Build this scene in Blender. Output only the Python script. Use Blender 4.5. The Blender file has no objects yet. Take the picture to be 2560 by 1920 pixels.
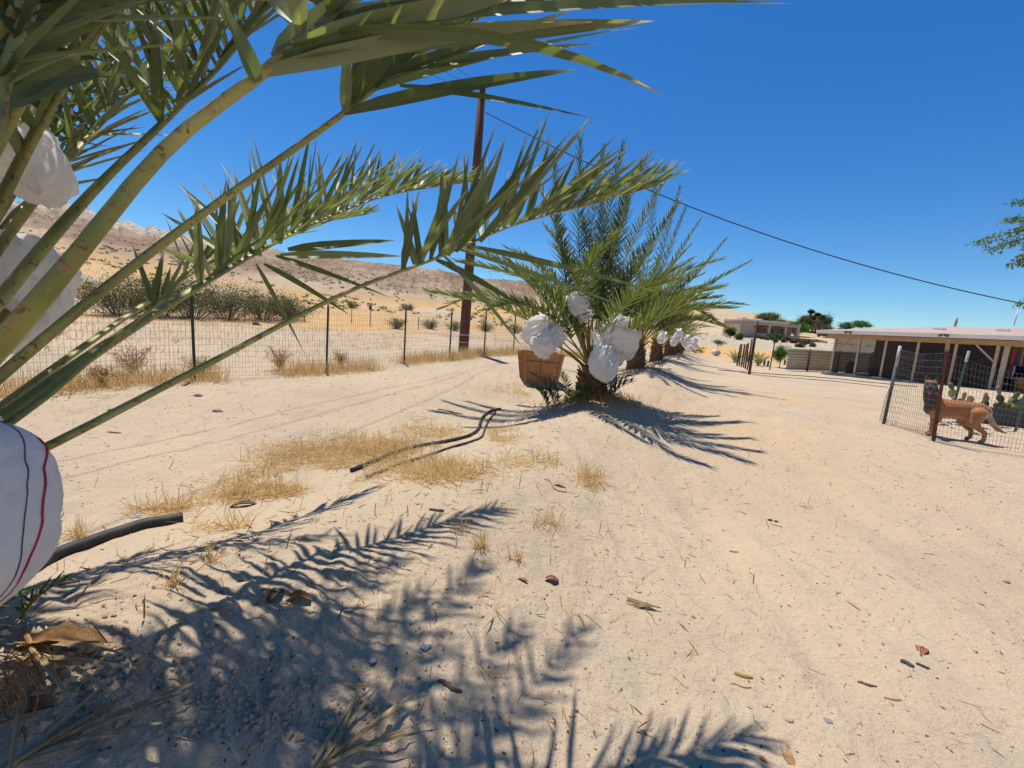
import bpy, bmesh, math, random
import numpy as np
from mathutils import Vector, Matrix, Quaternion

# ------------------------------------------------------------------ camera, sky, sun, exposure
scene = bpy.context.scene
FPX = 1050.0                                  # focal length in photograph pixels (2560 wide)
PITCH, ROLL = math.radians(7.5), math.radians(4.3)
CAM = np.array([0.0, 0.0, 1.4])
_F = np.array([0, math.cos(PITCH), -math.sin(PITCH)])
_U0 = np.array([0, math.sin(PITCH), math.cos(PITCH)])
_R0 = np.array([1.0, 0, 0])
_R = _R0 * math.cos(ROLL) + _U0 * math.sin(ROLL)
_U = _U0 * math.cos(ROLL) - _R0 * math.sin(ROLL)
cd = bpy.data.cameras.new('camera')
cd.sensor_width = 36.0
cd.lens = 36.0 * FPX / 2560.0
cd.clip_start = 0.05
cd.clip_end = 6000.0
cd.dof.use_dof = True
cd.dof.focus_distance = 6.0
cd.dof.aperture_fstop = 9.0
cam = bpy.data.objects.new('camera', cd)
scene.collection.objects.link(cam)
M = Matrix.Identity(4)
for i in range(3):
    M[i][0], M[i][1], M[i][2], M[i][3] = _R[i], _U[i], -_F[i], CAM[i]
cam.matrix_world = M
scene.camera = cam

SUN_EL = math.radians(69.5)
SUN_AZ = math.atan2(-0.44, 0.90)              # compass-like: x = sin, y = cos  (front left of the camera)
SUN_DIR = Vector((math.sin(SUN_AZ) * math.cos(SUN_EL), math.cos(SUN_AZ) * math.cos(SUN_EL), math.sin(SUN_EL)))
world = bpy.data.worlds.new('World')
scene.world = world
world.use_nodes = True
wn = world.node_tree.nodes
wl = world.node_tree.links
wn.clear()
sky = wn.new('ShaderNodeTexSky')
sky.sky_type = 'NISHITA'
sky.sun_disc = False
sky.sun_elevation = SUN_EL
sky.sun_rotation = SUN_AZ
sky.altitude = 400.0
sky.air_density = 1.0
sky.dust_density = 0.15
sky.ozone_density = 3.0
hs = wn.new('ShaderNodeHueSaturation')
hs.inputs['Saturation'].default_value = 1.34
hs.inputs['Hue'].default_value = 0.505
bg = wn.new('ShaderNodeBackground')
bg.inputs['Strength'].default_value = 0.104
wo = wn.new('ShaderNodeOutputWorld')
wl.new(sky.outputs[0], hs.inputs['Color'])
gm = wn.new('ShaderNodeMix'); gm.data_type = 'RGBA'; gm.blend_type = 'MULTIPLY'
gm.inputs[0].default_value = 1.0
gm.inputs[7].default_value = (0.80, 1.0, 1.08, 1)
wl.new(hs.outputs[0], gm.inputs[6])
wl.new(gm.outputs[2], bg.inputs['Color'])
wl.new(bg.outputs[0], wo.inputs['Surface'])

sd = bpy.data.lights.new('sun', 'SUN')
sd.energy = 5.0
sd.angle = math.radians(0.53)
sd.color = (1.0, 0.95, 0.87)
sun = bpy.data.objects.new('sun', sd)
scene.collection.objects.link(sun)
sun.rotation_euler = (-SUN_DIR).to_track_quat('-Z', 'Y').to_euler()
sun.location = (0, 0, 30)
scene.view_settings.view_transform = 'Standard'
scene.view_settings.look = 'None'
scene.view_settings.exposure = 0.17
scene.view_settings.gamma = 1.0
scene.view_settings.use_curve_mapping = False
scene.render.engine = 'CYCLES'
scene.cycles.max_bounces = 6
scene.cycles.transparent_max_bounces = 12

# ------------------------------------------------------------------ helpers
COL = scene.collection
rnd = random.Random(7)
def V(p): return Vector((float(p[0]), float(p[1]), float(p[2])))
def at(px, py, d):
    """point seen at photograph pixel (px, py) at depth d metres"""
    return V(CAM + d * (_F + (px - 1280.0) / FPX * _R + (960.0 - py) / FPX * _U))
def project(p):
    v = np.array(p) - CAM
    d = float(v @ _F)
    return 1280 + FPX * float(v @ _R) / d, 960 - FPX * float(v @ _U) / d, d

class MB:
    """collects geometry in world coordinates; build() links it as one mesh object"""
    def __init__(self): self.v = []; self.f = []; self.uv = None; self.mi = None; self.smooth = False
    def add(self, verts, faces):
        o = len(self.v)
        self.v.extend([tuple(p) for p in verts])
        self.f.extend([tuple(i + o for i in q) for q in faces])
    def box(self, c, s, rot=None):
        x, y, z = s[0] / 2, s[1] / 2, s[2] / 2
        vs = [Vector((a, b, e)) for a in (-x, x) for b in (-y, y) for e in (-z, z)]
        c = V(c)
        if rot is not None: vs = [rot @ p for p in vs]
        self.add([p + c for p in vs], [(0, 1, 3, 2), (4, 6, 7, 5), (0, 4, 5, 1), (2, 3, 7, 6), (0, 2, 6, 4), (1, 5, 7, 3)])
        return self
    def beam(self, a, b, w, t, side=None):
        """square-section bar from a to b; w along 'side', t across"""
        a, b = V(a), V(b)
        T = (b - a).normalized()
        s = side if side is not None else Vector((0, 0, 1)).cross(T)
        s = s - T * s.dot(T)
        if s.length < 1e-5: s = T.orthogonal()
        s.normalize()
        n = T.cross(s)
        vs = []
        for p in (a, b):
            for (i, j) in ((-1, -1), (1, -1), (1, 1), (-1, 1)):
                vs.append(p + s * (i * w / 2) + n * (j * t / 2))
        self.add(vs, [(3, 2, 1, 0), (4, 5, 6, 7), (0, 1, 5, 4), (1, 2, 6, 5), (2, 3, 7, 6), (3, 0, 4, 7)])
        return self
    def tube(self, pts, radii, n=8, caps=True, flat=1.0, up=None):
        pts = [V(p) for p in pts]
        if not isinstance(radii, (list, tuple)): radii = [radii] * len(pts)
        o = len(self.v)
        T0 = (pts[1] - pts[0]).normalized()
        s = (up.cross(T0) if up is not None else T0.orthogonal())
        if s.length < 1e-4: s = T0.orthogonal()
        s.normalize()
        for i, p in enumerate(pts):
            T = (pts[min(i + 1, len(pts) - 1)] - pts[max(i - 1, 0)])
            if T.length < 1e-9: T = T0
            T = T.normalized()
            s = s - T * s.dot(T)
            if s.length < 1e-6: s = T.orthogonal()
            s.normalize()
            b = T.cross(s)
            for k in range(n):
                a = 2 * math.pi * k / n
                self.v.append(tuple(p + s * (math.cos(a) * radii[i]) + b * (math.sin(a) * radii[i] * flat)))
        for i in range(len(pts) - 1):
            for k in range(n):
                k2 = (k + 1) % n
                self.f.append((o + i * n + k, o + i * n + k2, o + (i + 1) * n + k2, o + (i + 1) * n + k))
        if caps:
            self.f.append(tuple(o + k for k in reversed(range(n))))
            e = o + (len(pts) - 1) * n
            self.f.append(tuple(e + k for k in range(n)))
        return self
    def lathe(self, c, prof, n=16):
        """prof: list of (r, z) from bottom to top about the vertical axis through c"""
        o = len(self.v); c = V(c)
        for (r, z) in prof:
            for k in range(n):
                a = 2 * math.pi * k / n
                self.v.append((c.x + r * math.cos(a), c.y + r * math.sin(a), c.z + z))
        for i in range(len(prof) - 1):
            for k in range(n):
                k2 = (k + 1) % n
                self.f.append((o + i * n + k, o + i * n + k2, o + (i + 1) * n + k2, o + (i + 1) * n + k))
        self.f.append(tuple(o + k for k in reversed(range(n))))
        self.f.append(tuple(o + (len(prof) - 1) * n + k for k in range(n)))
        return self
    def build(self, name, mat, parent=None, smooth=False, origin=None):
        """parent: a thing (Empty) or a part of one. Geometry stays where it was given in the world."""
        if parent is not None:
            org = root_of(parent).location.copy()
        elif origin is not None:
            org = V(origin)
        else:
            a = np.array(self.v); org = Vector((float(a[:, 0].mean()), float(a[:, 1].mean()), float(a[:, 2].min())))
        me = bpy.data.meshes.new(name)
        a = np.array(self.v, dtype=float) - np.array(org)
        me.from_pydata(a.tolist(), [], self.f)
        if self.uv is not None:
            ul = me.uv_layers.new(name='UVMap')
            li = np.zeros(len(me.loops), dtype=np.int32); me.loops.foreach_get('vertex_index', li)
            ul.data.foreach_set('uv', np.array(self.uv, dtype=np.float32)[li].ravel())
        if smooth: me.polygons.foreach_set('use_smooth', [True] * len(me.polygons))
        me.materials.append(mat)
        me.update()
        o = bpy.data.objects.new(name, me)
        COL.objects.link(o)
        if parent is not None: o.parent = parent
        else: o.location = org
        return o
def root_of(o):
    while o.parent is not None: o = o.parent
    return o
def tag(o, label=None, cat=None, group=None, kind=None):
    if label: o['label'] = label
    if cat: o['category'] = cat
    if group: o['group'] = group
    if kind: o['kind'] = kind
    return o
def thing(name, loc, label, cat, group=None):
    o = bpy.data.objects.new(name, None)
    o.empty_display_size = 0.1
    o.location = V(loc)
    COL.objects.link(o)
    return tag(o, label, cat, group)

def catmull(pts, n):
    pts = [V(p) for p in pts]
    P = [pts[0] * 2 - pts[1]] + pts + [pts[-1] * 2 - pts[-2]]
    out = []
    m = len(pts) - 1
    for s in range(n + 1):
        u = s / n * m
        i = min(int(u), m - 1); t = u - i
        a, b, c, d = P[i], P[i + 1], P[i + 2], P[i + 3]
        out.append(0.5 * ((2 * b) + (c - a) * t + (2 * a - 5 * b + 4 * c - d) * t * t + (3 * b - a - 3 * c + d) * t ** 3))
    return out
def resample(pts, n):
    L = [0.0]
    for i in range(1, len(pts)): L.append(L[-1] + (pts[i] - pts[i - 1]).length)
    out = []; j = 0
    for s in range(n + 1):
        t = L[-1] * s / n
        while j < len(L) - 2 and L[j + 1] < t: j += 1
        seg = max(L[j + 1] - L[j], 1e-9)
        out.append(pts[j].lerp(pts[j + 1], min(max((t - L[j]) / seg, 0), 1)))
    return out, L[-1]

# ---- numpy value noise
def _hash(i, j, s):
    h = (i.astype(np.int64) * 374761393 + j.astype(np.int64) * 668265263 + s * 974711) & 0x7fffffff
    h = ((h ^ (h >> 13)) * 1274126177) & 0x7fffffff
    return ((h ^ (h >> 16)) & 0xffff) / 65535.0
def vnoise(x, y, s=0):
    xi, yi = np.floor(x), np.floor(y)
    fx, fy = x - xi, y - yi
    fx = fx * fx * (3 - 2 * fx); fy = fy * fy * (3 - 2 * fy)
    a, b = _hash(xi, yi, s), _hash(xi + 1, yi, s)
    c, d = _hash(xi, yi + 1, s), _hash(xi + 1, yi + 1, s)
    return (a + (b - a) * fx) * (1 - fy) + (c + (d - c) * fx) * fy - 0.5
def fbm(x, y, o=4, s=0):
    r = 0; a = 1.0
    for k in range(o):
        r = r + a * vnoise(x * 2 ** k + 17.3 * k, y * 2 ** k - 9.1 * k, s + k); a *= 0.5
    return r

# ------------------------------------------------------------------ materials
MATS = {}
def mat(name):
    m = bpy.data.materials.new(name); m.use_nodes = True
    nt = m.node_tree
    b = nt.nodes['Principled BSDF']
    MATS[name] = m
    return m, nt.nodes, nt.links, b
def ramp(n, stops):
    r = n.new('ShaderNodeValToRGB')
    e = r.color_ramp.elements
    while len(e) < len(stops): e.new(0.5)
    for i, (p, c) in enumerate(stops):
        e[i].position = p; e[i].color = (*c, 1)
    return r
def coords(n, l, kind='Object', scale=(1, 1, 1)):
    tc = n.new('ShaderNodeTexCoord'); mp = n.new('ShaderNodeMapping')
    mp.inputs['Scale'].default_value = scale
    l.new(tc.outputs[kind], mp.inputs['Vector'])
    return mp.outputs[0]
def noise(n, l, vec, scale, detail=4, rough=0.55, dist=0.0):
    t = n.new('ShaderNodeTexNoise')
    t.inputs['Scale'].default_value = scale; t.inputs['Detail'].default_value = detail
    t.inputs['Roughness'].default_value = rough; t.inputs['Distortion'].default_value = dist
    l.new(vec, t.inputs['Vector'])
    return t.outputs['Fac']
def bump(n, l, b, h, strength=0.3, dist=0.02, prev=None):
    k = n.new('ShaderNodeBump')
    k.inputs['Strength'].default_value = strength; k.inputs['Distance'].default_value = dist
    l.new(h, k.inputs['Height'])
    if prev is not None: l.new(prev, k.inputs['Normal'])
    l.new(k.outputs[0], b.inputs['Normal'])
    return k.outputs[0]
def mixc(n, l, fac, a, b, mode='MIX'):
    m = n.new('ShaderNodeMix'); m.data_type = 'RGBA'; m.blend_type = mode
    for sock, val in ((m.inputs['Factor'], fac), (m.inputs['A'], a), (m.inputs['B'], b)):
        pass
    sf = [s for s in m.inputs if s.name == 'Factor' and s.type == 'VALUE'][0]
    sa = [s for s in m.inputs if s.name == 'A' and s.type == 'RGBA'][0]
    sb = [s for s in m.inputs if s.name == 'B' and s.type == 'RGBA'][0]
    for s, val in ((sf, fac), (sa, a), (sb, b)):
        if hasattr(val, 'is_output') or isinstance(val, bpy.types.NodeSocket): l.new(val, s)
        elif isinstance(val, (tuple, list)): s.default_value = (*val, 1)
        else: s.default_value = val
    return [s for s in m.outputs if s.type == 'RGBA'][0]
def math_(n, l, op, a, b=None, clamp=False):
    m = n.new('ShaderNodeMath'); m.operation = op; m.use_clamp = clamp
    for s, val in ((m.inputs[0], a), (m.inputs[1], b)):
        if val is None: continue
        if isinstance(val, bpy.types.NodeSocket): l.new(val, s)
        else: s.default_value = val
    return m.outputs[0]
def simple(name, c1, c2=None, scale=8.0, rough=0.7, spec=0.3, bmp=0.0, bscale=None, metal=0.0, stretch=(1, 1, 1), kind='Object', contrast=(0.35, 0.65), bdist=0.01):
    """two-tone noisy surface"""
    m, n, l, b = mat(name)
    b.inputs['Roughness'].default_value = rough
    b.inputs['Specular IOR Level'].default_value = spec
    b.inputs['Metallic'].default_value = metal
    vec = coords(n, l, kind, stretch)
    if c2 is None: c2 = tuple(x * 0.75 for x in c1)
    f = noise(n, l, vec, scale, 5, 0.6)
    r = ramp(n, [(contrast[0], c1), (contrast[1], c2)])
    l.new(f, r.inputs[0]); l.new(r.outputs[0], b.inputs['Base Color'])
    if bmp > 0:
        h = noise(n, l, vec, bscale or scale * 4, 4, 0.6)
        bump(n, l, b, h, bmp, bdist)
    return m

def leaf_material(name, ca, cb, tip, trans=0.25, rough=0.42, spec=0.45, tipstart=0.86):
    m, n, l, b = mat(name)
    oi = n.new('ShaderNodeObjectInfo'); ge = n.new('ShaderNodeNewGeometry')
    rr = math_(n, l, 'FRACT', math_(n, l, 'ADD', oi.outputs['Random'], ge.outputs['Random Per Island']))
    col = mixc(n, l, rr, ca, cb)
    uv = n.new('ShaderNodeUVMap'); uv.uv_map = 'UVMap'
    sx = n.new('ShaderNodeSeparateXYZ'); l.new(uv.outputs[0], sx.inputs[0])
    vec = coords(n, l, 'Object', (1, 1, 1))
    nz = noise(n, l, vec, 9.0, 3, 0.6)
    t = math_(n, l, 'ADD', sx.outputs[1], math_(n, l, 'MULTIPLY', math_(n, l, 'SUBTRACT', nz, 0.5), 0.28))
    tr = ramp(n, [(tipstart - 0.06, (0, 0, 0)), (min(tipstart + 0.1, 0.999), (1, 1, 1))])
    l.new(t, tr.inputs[0])
    # midrib paler
    cr = math_(n, l, 'ABSOLUTE', math_(n, l, 'SUBTRACT', sx.outputs[0], 0.5))
    rib = ramp(n, [(0.0, (1, 1, 1)), (0.07, (0, 0, 0))]); l.new(cr, rib.inputs[0])
    col = mixc(n, l, math_(n, l, 'MULTIPLY', rib.outputs[0], 0.35), col, (0.30, 0.30, 0.10))
    nb = noise(n, l, vec, 30.0, 3, 0.6)
    col = mixc(n, l, math_(n, l, 'MULTIPLY', nb, 0.35), col, tuple(x * 0.6 for x in ca))
    col = mixc(n, l, tr.outputs[0], col, tip)
    l.new(col, b.inputs['Base Color'])
    b.inputs['Roughness'].default_value = rough
    b.inputs['Specular IOR Level'].default_value = spec
    ts = n.new('ShaderNodeBsdfTranslucent')
    tcol = mixc(n, l, 1.0, col, (1.4, 1.5, 0.55), 'MULTIPLY')
    l.new(tcol, ts.inputs['Color'])
    mx = n.new('ShaderNodeMixShader'); mx.inputs[0].default_value = trans
    out = n['Material Output']
    l.new(b.outputs[0], mx.inputs[1]); l.new(ts.outputs[0], mx.inputs[2]); l.new(mx.outputs[0], out.inputs['Surface'])
    return m

leafm = leaf_material('palm_leaf', (0.105, 0.140, 0.050), (0.300, 0.325, 0.180), (0.50, 0.41, 0.25), 0.33, 0.48, 0.32)
leafm_far = leaf_material('palm_leaf_row', (0.085, 0.118, 0.040), (0.215, 0.245, 0.100), (0.42, 0.38, 0.19), 0.30, 0.50, 0.30)
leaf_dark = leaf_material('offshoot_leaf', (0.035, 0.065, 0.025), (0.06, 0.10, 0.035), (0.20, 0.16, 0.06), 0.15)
leaf_dead = leaf_material('dead_leaf', (0.36, 0.25, 0.12), (0.50, 0.37, 0.20), (0.5, 0.4, 0.25), 0.1, 0.7, 0.2)

# petiole: green with brown scars
def petiole_mat():
    m, n, l, b = mat('palm_petiole')
    vec = coords(n, l, 'Object', (1, 1, 1))
    f = noise(n, l, vec, 5.0, 3, 0.5)
    g = ramp(n, [(0.33, (0.20, 0.225, 0.06)), (0.55, (0.36, 0.34, 0.09)), (0.72, (0.46, 0.41, 0.14))])
    l.new(f, g.inputs[0])
    s = noise(n, l, vec, 34.0, 5, 0.7, 1.8)
    sr = ramp(n, [(0.53, (0, 0, 0)), (0.58, (1, 1, 1))]); l.new(s, sr.inputs[0])
    s2 = noise(n, l, vec, 45.0, 3, 0.6)
    br = ramp(n, [(0.35, (0.13, 0.055, 0.02)), (0.65, (0.42, 0.24, 0.11))]); l.new(s2, br.inputs[0])
    ge = n.new('ShaderNodeUVMap'); ge.uv_map = 'UVMap'
    sx = n.new('ShaderNodeSeparateXYZ'); l.new(ge.outputs[0], sx.inputs[0])
    # scars sit on the flanks of the petiole only
    fl = ramp(n, [(0.30, (0, 0, 0)), (0.5, (1, 1, 1))]); l.new(sx.outputs[0], fl.inputs[0])
    k = math_(n, l, 'MULTIPLY', sr.outputs[0], fl.outputs[0])
    l.new(mixc(n, l, k, g.outputs[0], br.outputs[0]), b.inputs['Base Color'])
    b.inputs['Roughness'].default_value = 0.5
    b.inputs['Specular IOR Level'].default_value = 0.35
    bump(n, l, b, s2, 0.15, 0.004)
    return m
petm = petiole_mat()
stalkm = simple('fruit_stalk', (0.46, 0.24, 0.04), (0.30, 0.14, 0.03), 12, 0.5, 0.3, 0.2)
trunkm = simple('palm_trunk', (0.10, 0.055, 0.03), (0.24, 0.14, 0.075), 18, 0.9, 0.15, 0.7, 60, stretch=(1, 1, 0.4))
bootm = simple('leaf_base', (0.13, 0.075, 0.035), (0.30, 0.19, 0.09), 20, 0.85, 0.15, 0.5, 70)
bootgm = simple('leaf_base_green', (0.20, 0.20, 0.06), (0.26, 0.17, 0.07), 9, 0.6, 0.25, 0.3, 50)
fibrem = simple('palm_fibre', (0.30, 0.17, 0.07), (0.16, 0.08, 0.035), 30, 0.9, 0.1)
woodm = None
def cloth_mat():
    m, n, l, b = mat('bag_cloth')
    vec = coords(n, l, 'Object')
    f = noise(n, l, vec, 6.0, 4, 0.6)
    r = ramp(n, [(0.3, (0.84, 0.83, 0.81)), (0.7, (0.92, 0.91, 0.90))]); l.new(f, r.inputs[0])
    l.new(r.outputs[0], b.inputs['Base Color'])
    b.inputs['Roughness'].default_value = 0.8
    b.inputs['Specular IOR Level'].default_value = 0.25
    w = noise(n, l, vec, 18.0, 5, 0.6, 1.5)
    bump(n, l, b, w, 0.45, 0.016)
    ts = n.new('ShaderNodeBsdfTranslucent'); ts.inputs['Color'].default_value = (0.90, 0.87, 0.82, 1)
    mx = n.new('ShaderNodeMixShader'); mx.inputs[0].default_value = 0.48
    l.new(b.outputs[0], mx.inputs[1]); l.new(ts.outputs[0], mx.inputs[2])
    l.new(mx.outputs[0], n['Material Output'].inputs['Surface'])
    return m
clothm = cloth_mat()
redm = simple('red_stitching', (0.50, 0.03, 0.06), (0.38, 0.03, 0.05), 60, 0.8)
navym = simple('navy_stitching', (0.03, 0.035, 0.09), (0.05, 0.05, 0.10), 60, 0.8)

# ------------------------------------------------------------------ terrain
# survey marks: pixel, depth -> ground point
_marks = [(488,930,6.7),(815,918,8.7),(1008,898,10.7),(1120,885,12.3),(1207,878,14.0),(1290,872,15.8),
          (2330,1074,6.85),(2445,1097,6.45),(2342,1076,6.4),(2560,1112,5.9),(2213,1036,7.6),
          (2074,934,26.0),(2198,942,24.3),(2471,966,19.5),(1158,874,15.3),(1873,928,19.5),(1962,927,28.0),
          (1478,1050,7.6),(1600,945,14.0),(1660,915,20.5),(1900,1010,9.2),(2050,975,14.0),(1560,1140,5.0)]
_cp = [tuple(at(*m)) for m in _marks] + [(0,0,-.01),(0,1.3,0),(2,1.4,0),(4,3.2,0.0),(-0.7,2.9,.05),(-1.4,1.0,.10),(-3.2,3.6,.12),(0,-6,-.1),(8,-4,0),(-8,-4,.2),
        (-9,8,.55),(-8,16,.9),(-3,24,.8),(4,30,.5),(30,12,.6),(34,34,.4),(16,36,.15),(8,38,.3),(5.2,10.5,.13),(7.5,14,.2)]
_cx = np.array([c[0] for c in _cp]); _cy = np.array([c[1] for c in _cp]); _cz = np.array([c[2] for c in _cp])
ROW = [(-1.36, 0.72), (1.48, 7.75), (4.15, 14.3), (7.0, 20.8), (9.7, 26.6), (12.3, 32.6), (15.0, 38.6), (17.5, 44.6)]
_rd = np.array([0.42, 0.907])
_az = np.radians([-180, -120, -90, -50.3, -46.8, -43.2, -39.6, -30, -20.5, -12.2, 0, 10, 23.2, 29, 31.4, 38.2, 46, 60, 90, 130, 180])
_el = np.radians([4, 7, 8, 8.24, 8.42, 7.75, 7.8, 7.4, 7.28, 7.2, 6.5, 5.8, 4.8, 4.07, 3.64, 2.65, 1.6, 0.8, 0.6, 1.5, 4])
_rr = np.array([140, 140, 140, 145, 150, 140, 135, 125, 120, 125, 170, 220, 270, 290, 300, 320, 340, 350, 350, 250, 140.])
def ground_h(x, y, fine=True):
    x = np.asarray(x, dtype=float); y = np.asarray(y, dtype=float)
    r = np.hypot(x, y) + 1e-6
    az = np.arctan2(x, y)
    num = 0; den = 0
    s2 = (0.9 + 0.06 * np.minimum(r, 60)) ** 2
    for cx, cy, cz in zip(_cx, _cy, _cz):
        w = 1.0 / ((x - cx) ** 2 + (y - cy) ** 2 + s2) ** 2
        num = num + w * cz; den = den + w
    z = num / den
    # the low bank the palms stand on and a mound at each palm
    s = (x - ROW[0][0]) * _rd[1] - (y - ROW[0][1]) * _rd[0]
    t = (x - ROW[0][0]) * _rd[0] + (y - ROW[0][1]) * _rd[1]
    near = 1 / (1 + np.exp((r - 55) / 6))
    z = z + (0.33 * np.exp(-(s / 0.95) ** 2) - 0.13) * near * (t > -8)
    for k, (mx, my) in enumerate(ROW):
        d2 = (x - mx) ** 2 + (y - my) ** 2
        z = z + (0.20 if k else 0.26) * np.exp(-d2 / 1.05 ** 2)
    # hills
    er = np.interp(az, _az, _el); rr = np.interp(az, _az, _rr)
    H = np.tan(er) * rr
    wob = 1 + 0.10 * fbm(az * 9, r * 0.012, 4, 3)
    r0 = np.interp(az, np.radians([-180, -50, -15, 10, 22, 40, 180]), [26, 26, 28, 34, 44, 50, 40.])
    u = np.clip((r - r0) / (rr - r0), 0, 1)
    # the right hand slope carries a bench with the far houses
    pr_l = u ** 1.45 * (1 - 0.1 * u) / 0.9
    wr = np.clip((az - math.radians(14)) / math.radians(9), 0, 1); wr = wr * wr * (3 - 2 * wr)
    hr = np.interp(r, [44, 60, 80, 100, 120, 142, 160, 178, 200], [0, .1, .4, 1.6, 2.9, 3.7, 5.8, 8.6, 10.0])
    ur = np.clip((r - 200) / (rr - 200), 0, 1)
    hr = hr + (H - 10.0) * ur
    hill = H * pr_l * wob * (1 - wr) + hr * wr
    g = fbm(x * 0.045, y * 0.045, 5, 11)
    amp = np.clip((r - 26) / 60, 0, 1)
    hill = hill + amp * (1 - 0.65 * u) * g * (0.7 + 2.6 * u) * (1 - 0.85 * wr)
    # gullied pale cliff just under the left ridge
    cl = np.clip((np.radians(-30) - az) / math.radians(10), 0, 1) * np.clip((u - 0.70) / 0.2, 0, 1)
    hill = hill - cl * np.abs(fbm(az * 60, r * 0.02, 4, 5)) * 2.6
    hill = hill - amp * (1 - wr) * np.clip(u - .25, 0, 1) * np.abs(fbm(az * 26 + .3 * fbm(x * .05, y * .05, 2, 8), r * .012, 4, 15)) * 4.0 * (1 - np.clip((u - .9) / .1, 0, 1) * .8)
    back = np.clip((r - rr) / 500, 0, 1)
    hill = hill * (1 - 0.8 * back)
    blend = np.clip((r - 24) / 30, 0, 1); blend = blend * blend * (3 - 2 * blend)
    z = z * (1 - blend) + blend * np.interp(az, np.radians([-180, -40, 0, 25, 45, 180]), [.9, .9, .8, .3, .2, .4]) + hill
    if fine:
        fa = np.exp(-r / 45)
        z = z + fa * (0.035 * fbm(x * 0.9, y * 0.9, 3, 21) + 0.013 * fbm(x * 4.2, y * 4.2, 3, 31) * np.exp(-r / 18))
        # scuffs and old footprints
        sc = fbm(x * 2.3 + 3, y * 2.3, 2, 81)
        z = z - 0.030 * np.exp(-r / 14) * np.clip(np.abs(sc) - .22, 0, 1) * 2.0
        f2 = np.exp(-r / 7)
        z = z + f2 * 0.010 * fbm(x * 17, y * 17, 3, 41)
        # churned, clumpy soil round the near palm
        dn = np.exp(-((x + 0.9) ** 2 + (y - 1.2) ** 2) / 1.3)
        z = z + dn * 0.045 * np.abs(fbm(x * 10, y * 10, 4, 51))
        # wheel ruts bending round to the right in the open yard
        q = np.hypot(x - 13.5, y - 2.0)
        for (R, dep) in ((10.4, .024), (11.9, .026), (9.3, .012), (13.1, .016)):
            q2 = (q - R - 0.25 * fbm(x * .4, y * .4, 2, 61)) / 0.16
            z = z - fa * dep * (np.exp(-q2 ** 2) - 0.45 * np.exp(-(np.abs(q2) - 1.7) ** 2 * 2)) * (x > 1.5)
    return z
def gz(x, y): return float(ground_h(np.array([x]), np.array([y]))[0])
def gpt(x, y, dz=0.0): return Vector((x, y, gz(x, y) + dz))
_ts = np.geomspace(0.6, 400, 420)
def G(px, py, dz=0.0):
    """ground point under a photograph pixel"""
    d = _F + (px - 1280.0) / FPX * _R + (960.0 - py) / FPX * _U
    P = CAM[None, :] + _ts[:, None] * d[None, :]
    h = ground_h(P[:, 0], P[:, 1]) + dz
    k = np.argmax(P[:, 2] < h)
    if k == 0: k = len(_ts) - 1
    t2 = np.linspace(_ts[k - 1], _ts[k], 24)
    P = CAM[None, :] + t2[:, None] * d[None, :]
    h = ground_h(P[:, 0], P[:, 1]) + dz
    k = max(1, int(np.argmax(P[:, 2] < h)))
    a, b = P[k - 1], P[k]
    ha, hb = a[2] - h[k - 1], b[2] - h[k]
    t = ha / (ha - hb + 1e-12)
    return V(a + (b - a) * t)

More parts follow.
